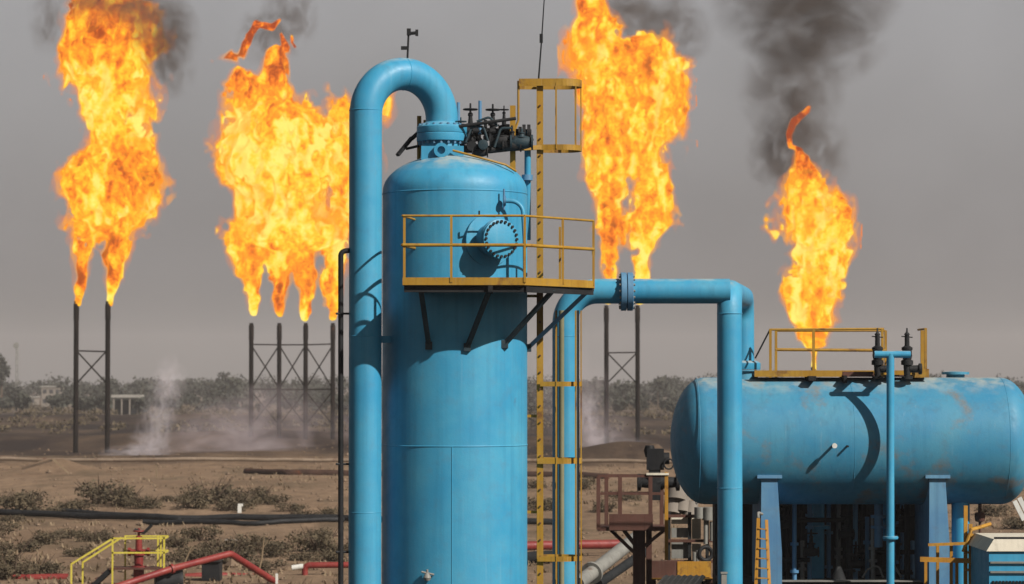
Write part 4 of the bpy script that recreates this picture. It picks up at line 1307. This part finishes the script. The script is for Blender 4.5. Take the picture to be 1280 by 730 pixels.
    ridge = 1 - np.abs(hh[0] * .8 + .5 * hh[1])         # bright cells between darker filaments
    pr_ = .64 + 1.35 * (pr_ - .64)
    heat = pr_ + .02 + .12 * hh[0] + .15 * hh[1] + .13 * np.clip(hh[2], -1, 1) + .30 * (rim - .5) - .16 * np.clip(ridge, 0, 1) ** 2
    loc = P(sum(allx) / len(allx), max(ally), Y)
    o = mesh_obj('flame', W_ - np.array(loc), Q, MF, None, loc, heat)
    tag(o, label, 'flame', 'gas flames')
    Fr = F0 + soft * .75 + A * .30 * smooth_noise(shp, [7 / step, 7 / step, 12 / step], seed + 9)
    V3, Q3 = surface_net(F0)
    W3, _ = to_world(V3)
    mesh_obj('flame_body', W3 - np.array(loc), Q3, MBODY, o, loc)
    V2, Q2 = surface_net(Fr)
    W2, _ = to_world(V2)
    mesh_obj('flame_fringe', W2 - np.array(loc), Q2, MFR, o, loc)
    return o
flame('towering orange flame burning on the leftmost pair of flare pipes', GY(566),
      [[(-20, 95, 125), (5, 88, 190), (22, 80, 198), (55, 71, 208), (82, 80, 192), (110, 90, 186), (137, 99, 189), (164, 110, 180), (181, 108, 182), (197, 90, 189), (219, 81, 195), (247, 84, 195), (263, 88, 190), (290, 90, 168), (300, 94, 160)],
       [(285, 90, 126), (301, 88, 119), (329, 86, 115), (351, 90, 111), (372, 93, 104), (382, 94, 101)],
       [(285, 124, 170), (301, 127, 167), (329, 129, 159), (351, 129, 152), (372, 132, 143), (382, 134, 140)]],
      [[(175, 150, 5), (188, 140, 4)], [(85, 95, 6), (82, 108, 4)], [(182, 110, 5), (180, 130, 4)]],
      [(-20, .30), (30, .42), (60, .50), (90, .70), (160, .86), (185, .66), (215, .50), (245, .60), (265, .72), (300, .58), (345, .55), (375, .72)], 21, holes=((160, 143, 162, 152, 5), (130, 300, 125, 310, 4)))
flame('broad yellow flame burning on the row of four flare pipes', YM,
      [[(128, 284, 372), (138, 283, 400), (150, 284, 425), (177, 273, 450), (206, 268, 455), (224, 275, 452), (240, 291, 448), (270, 292, 445), (300, 293, 440)],
       [(60, 336, 355), (76, 330, 360), (92, 326, 363), (110, 318, 364), (130, 312, 366), (150, 300, 366)],
       [(86, 288, 306), (96, 284, 324), (112, 281, 336), (132, 282, 345), (150, 284, 350)],
       [(112, 372, 392), (122, 368, 402), (136, 366, 410), (155, 362, 418)],
       [(106, 412, 430), (118, 408, 440), (140, 404, 456), (180, 400, 470), (230, 408, 462), (300, 400, 442)],
       [(285, 293, 334), (325, 296, 332), (354, 301, 330), (383, 309, 326), (394, 314, 321)],
       [(285, 325, 368), (325, 332, 366), (354, 335, 364), (383, 342, 357), (396, 347, 351)],
       [(285, 362, 402), (325, 364, 398), (354, 368, 394), (383, 375, 389), (400, 379, 384)],
       [(285, 397, 440), (325, 400, 440), (354, 402, 432), (383, 408, 424), (400, 412, 419)]],
      [[(266, 76, 4), (285, 72, 5), (303, 68, 6), (312, 45, 6), (322, 30, 5), (340, 34, 4), (350, 24, 3)], [(352, 42, 4), (358, 62, 6)], [(364, 45, 3), (368, 58, 4)], [(470, 140, 8), (487, 132, 7), (489, 118, 4)], [(410, 112, 3), (425, 125, 5)]],
      [(20, .28), (70, .36), (110, .52), (150, .74), (200, .86), (250, .80), (300, .74), (340, .62), (380, .60), (400, .78)], 41, holes=((414, 236, 406, 268, 8), (331, 168, 338, 172, 4), (367, 120, 366, 142, 4), (352, 318, 349, 340, 3)))
sc5 = lambda L: [(y / 1.921, 680 + a / 1.923, 680 + b / 1.923) for y, a, b in L]
flame('tall twin-footed flame burning behind the blue header pipe', YR,
      [sc5([(-25, 85, 140), (0, 75, 150), (40, 70, 165), (80, 65, 182), (120, 62, 215), (160, 70, 235), (200, 92, 250), (260, 105, 260), (330, 105, 260), (400, 96, 250), (440, 96, 215), (480, 118, 200)]),
       sc5([(92, 190, 285), (105, 180, 305), (130, 170, 328), (160, 160, 340), (200, 160, 340), (240, 160, 335), (280, 150, 325), (320, 150, 322), (360, 160, 308), (400, 170, 295), (440, 180, 288), (480, 190, 288)]),
       sc5([(460, 122, 200), (520, 124, 192), (570, 128, 188), (620, 130, 180), (690, 134, 176), (728, 146, 164)]),
       sc5([(460, 190, 290), (500, 200, 302), (540, 190, 300), (580, 205, 280), (620, 210, 265), (690, 214, 256), (728, 220, 240)])],
      [[(842, 182, 4), (850, 190, 4)], [(852, 120, 5), (856, 126, 4)], [(826, 52, 5), (832, 46, 4)]],
      [(-15, .46), (20, .60), (50, .58), (85, .68), (140, .72), (220, .72), (260, .60), (310, .58), (345, .66)], 61, holes=((788, 228, 784, 262, 4.5), (783, 290, 780, 330, 5)))
sc6 = lambda L: [(y / 1.519, 880 + a / 1.519, 880 + b / 1.519) for y, a, b in L]
flame('smaller yellow flame burning behind the walkway of the horizontal tank', YS,
      [sc6([(285, 168, 190), (320, 160, 225), (350, 145, 238), (380, 143, 268), (420, 150, 276), (445, 150, 276), (470, 160, 275), (500, 165, 260), (530, 150, 256), (560, 152, 252), (590, 165, 250), (620, 184, 240), (650, 189, 231), (680, 196, 222), (704, 204, 214)]),
       sc6([(385, 125, 140), (405, 116, 150), (430, 116, 158), (455, 130, 165)])],
      [[(1001, 188, 5), (988, 182, 5), (986, 168, 5), (994, 152, 6), (1008, 138, 5), (1011, 134, 3)]],
      [(130, .24), (175, .28), (190, .42), (215, .56), (250, .76), (300, .84), (350, .76), (395, .78), (430, .70), (455, .85)], 81)

# ------------------------------------------------------------------ smoke and ground steam
def smoke_material(name, dens, color, scale, aniso=0.0):
    m, n, l = new_mat(name)
    out = n['Material Output']
    n.remove(n['Principled BSDF'])
    t = n.new('ShaderNodeTexCoord')
    ln = n.new('ShaderNodeVectorMath')
    ln.operation = 'LENGTH'
    l.new(t.outputs['Object'], ln.inputs[0])
    fo = n.new('ShaderNodeMapRange')
    for k, v in (('From Min', .1), ('From Max', 1.0), ('To Min', 1.0), ('To Max', 0.0)): fo.inputs[k].default_value = v
    l.new(ln.outputs['Value'], fo.inputs['Value'])
    oi = n.new('ShaderNodeObjectInfo')
    va = n.new('ShaderNodeVectorMath')
    va.operation = 'MULTIPLY_ADD'
    va.inputs[1].default_value = (1, 1, 1)
    l.new(t.outputs['Object'], va.inputs[0])
    l.new(oi.outputs['Location'], va.inputs[2])
    q = n.new('ShaderNodeTexNoise')
    q.inputs['Scale'].default_value = scale
    q.inputs['Detail'].default_value = 5
    q.inputs['Distortion'].default_value = 1.0
    l.new(va.outputs['Vector'], q.inputs['Vector'])
    nr = n.new('ShaderNodeMapRange')
    for k, v in (('From Min', .43), ('From Max', .66), ('To Min', 0.0), ('To Max', 1.0)): nr.inputs[k].default_value = v
    l.new(q.outputs['Fac'], nr.inputs['Value'])
    mu = n.new('ShaderNodeMath')
    mu.operation = 'MULTIPLY'
    l.new(fo.outputs['Result'], mu.inputs[0])
    l.new(nr.outputs['Result'], mu.inputs[1])
    m2 = n.new('ShaderNodeMath')
    m2.operation = 'MULTIPLY'
    l.new(mu.outputs[0], m2.inputs[0])
    m2.inputs[1].default_value = dens
    v = n.new('ShaderNodeVolumePrincipled')
    v.inputs['Color'].default_value = (*color, 1)
    v.inputs['Anisotropy'].default_value = aniso
    l.new(m2.outputs[0], v.inputs['Density'])
    l.new(v.outputs['Volume'], out.inputs['Volume'])
    m.cycles.volume_step_rate = .6
    return m
MS = smoke_material('oil_smoke', .5, (.15, .13, .12), 1.9)
MST = smoke_material('pale_steam', .13, (.80, .72, .78), 1.9)
MPL = smoke_material('white_steam', .36, (.86, .82, .88), 2.1)
me_puff = None
def smoke(label, puffs, mat, name='smoke'):
    global me_puff
    if me_puff is None:
        mb = MB().lathe([(0, -1)] + [(math.sin(R(a)), -math.cos(R(a))) for a in range(15, 180, 15)] + [(0, 1)], (0, 0, 0), (0, 0, 1), 20)
        me_puff = {}
    x, y, Y = puffs[0][:3]
    root = bpy.data.objects.new(name, None)
    COL.objects.link(root)
    root.location = P(x, y, Y)
    tag(root, label, None, None, 'stuff')
    if mat.name not in me_puff:
        mb = MB().lathe([(0, -1)] + [(math.sin(R(a)), -math.cos(R(a))) for a in range(15, 180, 15)] + [(0, 1)], (0, 0, 0), (0, 0, 1), 20)
        o = part(name + '_puff', mb, mat)
        me_puff[mat.name] = o.data
        bpy.data.objects.remove(o)
    for (x, y, Y, rx, ry) in puffs:
        o = bpy.data.objects.new(name + '_puff', me_puff[mat.name])
        COL.objects.link(o)
        o.parent = root
        o.location = P(x, y, Y) - root.location
        k = m_per_px(Y)
        o.scale = (rx * k, (rx + ry) / 2 * k, ry * k)
        o['kind'] = 'stuff'
smoke('dark oily smoke rising above the flame behind the tank', [(1005, -5, 338, 130, 90), (1020, 45, 340, 100, 70), (990, 110, 337, 72, 80), (1010, 190, 339, 60, 65), (970, 190, 339, 42, 55), (992, 160, 336, 28, 45)], MS)
smoke('dark smoke curling round the top of the leftmost flame', [(150, -5, 290, 90, 45), (214, 78, 287, 36, 50), (212, 66, 289, 32, 46), (205, 40, 290, 50, 55), (222, 30, 288, 30, 40), (58, 25, 288, 26, 52), (185, 15, 284, 45, 40)], MS)
smoke('thin grey smoke above the flame over the header pipe', [(805, 15, 338, 70, 70), (850, 40, 338, 45, 50)], MS)
smoke('faint smoke above the flame on the four flare pipes', [(362, 20, 338, 40, 55), (330, 45, 338, 40, 40)], MS)
smoke('pale steam drifting off the ground right of the leftmost flare pipes', [(265, 545, 300, 75, 50), (330, 530, 312, 95, 60), (300, 565, 300, 110, 24)], MST, 'steam')
smoke('white steam plume rising off the ground just right of the leftmost flare pipes', [(192, 540, 283, 26, 46), (165, 567, 281, 46, 13), (186, 558, 282, 34, 26), (204, 502, 284, 25, 46), (213, 475, 285, 24, 36), (185, 565, 280, 40, 12)], MPL, 'steam')
smoke('white steam plume low behind the header pipe', [(748, 553, 318, 34, 26), (785, 560, 320, 44, 14), (735, 520, 320, 22, 40)], MPL, 'steam')
smoke('pale steam drifting off the ground below the flare pipes behind the header', [(745, 545, 320, 60, 48), (730, 500, 322, 40, 60), (700, 480, 324, 45, 80), (480, 540, 330, 90, 50)], MST, 'steam')

# ------------------------------------------------------------------ vegetation
def leaf_cloud(rg, n, centre, rad, size, mb_v, mb_f, flat=.0):
    for _ in range(n):
        d = rg.standard_normal(3)
        d /= np.linalg.norm(d)
        r_ = rg.random() ** .45
        c = np.array(centre) + d * r_ * np.array(rad)
        if c[2] < 0: c[2] = abs(c[2]) * .3
        a, b = rg.standard_normal(3), rg.standard_normal(3)
        a /= np.linalg.norm(a)
        b -= a * (a @ b)
        b /= np.linalg.norm(b)
        s1, s2 = size * rg.uniform(.5, 1.3), size * rg.uniform(.3, .9)
        o = len(mb_v)
        mb_v += [c - a * s1, c - b * s2 * .6 + a * s1 * .1, c + a * s1, c + b * s2]
        mb_f.append((o, o + 1, o + 2, o + 3))
def raw_mesh(name, v, f, mat):
    me = bpy.data.meshes.new(name)
    me.from_pydata([tuple(p) for p in v], [], f)
    me.materials.append(mat)
    return me
rg = np.random.default_rng(3)
shrub_protos = []
for k in range(5):
    v, f = [], []
    for c in range(7):
        leaf_cloud(rg, 150, (rg.uniform(-.75, .75), rg.uniform(-.6, .6), rg.uniform(.2, .55)), (rg.uniform(.35, .6), .45, rg.uniform(.25, .45)), .07, v, f)
    fol = raw_mesh('foliage', v, f, M['scrub'])
    tw = MB()
    for c in range(12):
        a = rg.uniform(0, 6.28)
        tw.tube([(0, 0, -.1), (math.cos(a) * .4, math.sin(a) * .3, .45), (math.cos(a) * .8, math.sin(a) * .6, rg.uniform(.5, 1.05))], [.03, .02, .008], 5)
    shrub_protos.append((fol, tw))
twm = [None] * 5
def shrub(x, y, px_w, label, group):
    g = gpt(x, y)
    k = random.randrange(5)
    sc = px_w / 2 * m_per_px(g.y)
    r_ = thing('dry_shrub', label, 'shrub', g - Vector((0, 0, .08)), group)
    r_.scale = (sc, sc, sc * random.uniform(.6, .95))
    r_.rotation_euler = (0, 0, random.uniform(0, 6.28))
    o = bpy.data.objects.new('foliage', shrub_protos[k][0])
    COL.objects.link(o)
    o.parent = r_
    if twm[k] is None:
        t_ = part('stems', shrub_protos[k][1], M['bark'])
        twm[k] = t_.data
        bpy.data.objects.remove(t_)
    o = bpy.data.objects.new('stems', twm[k])
    COL.objects.link(o)
    o.parent = r_
SPOTS = [(125, 630, 90), (155, 636, 70), (95, 640, 60), (185, 640, 55), (30, 640, 80), (-5, 636, 60), (60, 644, 50), (240, 634, 60), (262, 637, 80), (300, 632, 70), (322, 636, 60), (285, 642, 45), (345, 630, 40), (380, 648, 50), (410, 646, 40),
         (20, 690, 70), (60, 680, 60), (120, 676, 55), (-8, 672, 60), (285, 704, 70), (330, 712, 60), (250, 676, 55), (395, 676, 50), (20, 722, 70), (425, 690, 50), (85, 672, 50), (5, 712, 80), (45, 718, 70), (240, 700, 70), (265, 690, 60), (310, 690, 70), (345, 696, 60), (400, 690, 75), (380, 700, 50), (415, 700, 60), (225, 684, 50), (100, 695, 45),
         (680, 640, 60), (668, 610, 40), (760, 640, 45), (720, 612, 60), (780, 625, 50), (700, 630, 45), (1240, 645, 60), (1270, 660, 60), (12, 652, 40), (215, 628, 40), (365, 640, 40), (1230, 625, 50)]
ORD = 'first second third fourth fifth sixth seventh eighth ninth tenth eleventh twelfth thirteenth fourteenth fifteenth sixteenth seventeenth eighteenth nineteenth twentieth twenty-first twenty-second twenty-third twenty-fourth twenty-fifth twenty-sixth twenty-seventh twenty-eighth twenty-ninth thirtieth'.split()
count = {}
for x, y, w in sorted(SPOTS):
    strip = 'back' if y < 650 else 'front'
    side = 'left' if x < 500 else ('mid' if x < 900 else 'right')
    k_ = count[(strip if side == 'left' else '', side)] = count.get((strip if side == 'left' else '', side), -1) + 1
    where = {'left': 'in the strip left of the conduit', 'mid': 'between the ladder and the horizontal tank', 'right': 'beyond the right end of the tank'}[side]
    lab = f"{'broad' if w >= 65 else 'small'} dry shrub, {ORD[k_]} from the left {'behind' if strip == 'back' else 'in front of'} the black pipelines"
    if side != 'left': lab = f"{'broad' if w >= 65 else 'small'} dry shrub {where}, {ORD[k_]} from the left"
    shrub(x, y, w, lab, 'shrubs ' + ('behind' if strip == 'back' else 'in front of') + ' the black pipelines')
# loose tufts and clods nobody could count
v, f = [], []
for _ in range(3600):
    Y = float(np.exp(rg.uniform(math.log(98), math.log(262))))
    X = rg.uniform(-.26, .26) * Y
    if n2(X / 6 + 9, Y / 11 + 4) < .45: continue
    g = np.array([X, Y, hz(X, Y)])
    for q in range(rg.integers(3, 8)):
        a = rg.uniform(0, 6.28)
        h_ = rg.uniform(.06, .26)
        o = len(v)
        b = g + np.array([rg.uniform(-.2, .2), rg.uniform(-.2, .2), -.03])
        tpt = b + np.array([math.cos(a) * h_ * .7, math.sin(a) * h_ * .7, h_])
        s_ = np.array([-math.sin(a), math.cos(a), 0]) * .05
        v += [b - s_, b + s_, tpt + s_ * .3, tpt - s_ * .3]
        f.append((o, o + 1, o + 2, o + 3))
o = bpy.data.objects.new('dry_grass', raw_mesh('dry_grass', v, f, M['straw']))
COL.objects.link(o)
tag(o, 'sparse dry grass tufts scattered over the sand', None, None, 'stuff')
v, f = [], []
for _ in range(2600):
    Y = float(np.exp(rg.uniform(math.log(98), math.log(330))))
    X = rg.uniform(-.26, .26) * Y
    s_ = rg.uniform(.05, .16) * (1 + 1.2 * (rg.random() < .06))
    g = np.array([X, Y, hz(X, Y) + s_ * .2])
    o = len(v)
    ds = [np.array(d) * s_ * rg.uniform(.6, 1.2) for d in ((1, 0, 0), (0, 1, 0), (-1, 0, 0), (0, -1, 0), (0, 0, .8), (0, 0, -.8))]
    v += [g + d for d in ds]
    f += [(o + a, o + b, o + c) for a, b, c in ((0, 1, 4), (1, 2, 4), (2, 3, 4), (3, 0, 4), (1, 0, 5), (2, 1, 5), (3, 2, 5), (0, 3, 5))]
o = bpy.data.objects.new('gravel', raw_mesh('gravel', v, f, M['stone']))
COL.objects.link(o)
tag(o, 'loose stones scattered over the sand', None, None, 'stuff')

# far woods along the horizon: one mass
v, f, tv = [], [], MB()
for q_ in range(760):
    Y = rg.uniform(780, 1500) if q_ < 480 else rg.uniform(640, 900)
    X = rg.uniform(-.21, .21) * Y
    h_ = (rg.uniform(5.5, 10.5) if q_ < 480 else rg.uniform(2.2, 4.8)) * (.75 + .5 * n2(X / 60, Y / 200))
    for c in range(4):
        leaf_cloud(rg, 42, (X + rg.uniform(-.3, .3) * h_, Y + rg.uniform(-.2, .2) * h_, h_ * rg.uniform(.35, .8)), (h_ * .34, h_ * .3, h_ * .25), .75, v, f)
    tv.tube([(X, Y, -.3), (X, Y, h_ * .6)], [.25, .1], 5)
o = bpy.data.objects.new('far_woods', raw_mesh('far_woods', v, f, M['tree']))
COL.objects.link(o)
tag(o, 'hazy dark belt of trees along the horizon', None, None, 'stuff')
part('trunks', tv, M['bark'], o)
# low hedge-like scrub on the scorched plain
v, f = [], []
for _ in range(900):
    Y = rg.uniform(400, 1000)
    X = rg.uniform(-.21, .21) * Y
    s_ = rg.uniform(.6, 1.7)
    leaf_cloud(rg, 46, (X, Y, hz(X, Y) + s_ * .4), (s_ * 1.6, s_ * 1.2, s_ * .7), .34, v, f)
o = bpy.data.objects.new('plain_scrub', raw_mesh('plain_scrub', v, f, M['scrub']))
COL.objects.link(o)
tag(o, 'dark low scrub dotted over the plain behind the flares', None, None, 'stuff')
def tree(x, y_top, y_base, Y, w, label):
    X = PX(x, Y)
    zt_ = PZ(y_top, Y)
    root = thing('tree', label, 'tree', (X, Y, 0))
    tk = MB().tube([(X, Y, -.3), (X + .3, Y, zt_ * .4), (X, Y, zt_ * .85)], [.4, .28, .08], 8)
    for q in range(7):
        a = rg.uniform(0, 6.28)
        z0 = zt_ * rg.uniform(.35, .7)
        tk.tube([(X, Y, z0), (X + math.cos(a) * w * .5, Y + math.sin(a) * w * .5, z0 + zt_ * .18)], [.12, .03], 5)
    part('trunk', tk, M['bark'], root)
    v, f = [], []
    for q in range(13):
        a = rg.uniform(0, 6.28)
        rr_ = rg.uniform(0, w * .45)
        leaf_cloud(rg, 70, (math.cos(a) * rr_, math.sin(a) * rr_, zt_ * rg.uniform(.4, .86)), (w * .3, w * .3, zt_ * .11), .6, v, f)
    o = bpy.data.objects.new('crown', raw_mesh('crown', v, f, M['tree']))
    COL.objects.link(o)
    o.parent = root
tree(1, 438, 500, 820, 4.5, 'tall narrow hazy tree at the left edge of the view')
tree(840, 466, 500, 1000, 8, 'rounded hazy tree just left of the horizontal tank')
tree(828, 470, 500, 1050, 6, 'smaller hazy tree behind the pair of flare pipes by the tank')
tree(282, 462, 500, 980, 8, 'broad hazy tree left of the four flare pipes')
# lattice mast, far left
mt = thing('lattice_mast', 'faint slim lattice mast far off at the left', 'mast', (PX(21, 900), 900, 0))
mm = MB()
for dx in (-.5, .5): mm.tube([(PX(21, 900) + dx, 900, 0), (PX(21, 900) + dx * .4, 900, PZ(428, 900))], .13, 5)
part('mast_legs', mm, M['grey'], mt)
ml = MB()
for i in range(10):
    z0, z1 = i * 2.0, i * 2.0 + 2
    s_ = 1 if i % 2 else -1
    ml.tube([(PX(21, 900) - s_ * .45, 900, z0), (PX(21, 900) + s_ * .4, 900, z1)], .07, 4)
part('lacing', ml, M['grey'], mt)
part('antenna_drum', MB().lathe([(.9, -.3), (.9, .3)], P(20, 432, 900), (0, -1, 0), 14), M['grey'], mt)

def building(label, x0_, x1_, y_top, Y, floors, bays, mat, flat=True):
    X0, X1, z1 = PX(x0_, Y), PX(x1_, Y), PZ(y_top, Y)
    root = thing('house', label, 'building', ((X0 + X1) / 2, Y, 0))
    part('wall', MB().span((X0, Y, -.5), (X1, Y + 8, z1)), mat, root)
    part('roof', MB().span((X0 - .3, Y - .3, z1 + .01), (X1 + .3, Y + 8.3, z1 + .4)), M['concrete'], root)
    for a in range(floors):
        for b in range(bays):
            wx = X0 + (X1 - X0) * (b + .5) / bays
            wz = z1 * (a + .55) / floors
            part('window', MB().span((wx - .55, Y - .06, wz - .6), (wx + .55, Y + .05, wz + .6)), M['window'], root)
building('pale two-storey block with dark windows left of the leftmost flare', 52, 76, 484, 880, 2, 3, M['wall'])
building('low pale shed among the trees at the far left', 24, 44, 497, 930, 1, 3, M['wall'])
building('low pale house close beside the leftmost flare pipe', 80, 92, 497, 900, 1, 2, M['wall'])
Yk = 640.0
cr_ = thing('open_canopy', 'flat-roofed open shelter on thin posts right of the leftmost flare', 'shelter', (PX(157, Yk), Yk, 0))
part('roof', MB().span((PX(139, Yk), Yk, PZ(497, Yk)), (PX(176, Yk), Yk + 6, PZ(493.5, Yk))), M['concrete'], cr_)
for x in (142, 152, 162, 172):
    part('post', MB().span((PX(x, Yk) - .15, Yk + .3, -.3), (PX(x, Yk) + .15, Yk + .6, PZ(497, Yk))), M['wall'], cr_)
part('back_wall', MB().span((PX(140, Yk), Yk + 5, -.3), (PX(175, Yk), Yk + 5.3, PZ(500, Yk))), M['darksteel'], cr_)

# ------------------------------------------------------------------ haze: the dusty air
hm_, n, l = new_mat('dusty_air')
n.remove(n['Principled BSDF'])
pv = n.new('ShaderNodeVolumePrincipled')
pv.inputs['Color'].default_value = (.72, .69, .69, 1)
pv.inputs['Density'].default_value = .00021
pv.inputs['Anisotropy'].default_value = 0.0
l.new(pv.outputs['Volume'], n['Material Output'].inputs['Volume'])
hb = part('haze', MB().span((-14000, -700, -6), (14000, 4000, 75)), hm_, None, smooth=0)
tag(hb, 'thin dusty haze hanging over the whole field', None, None, 'stuff')
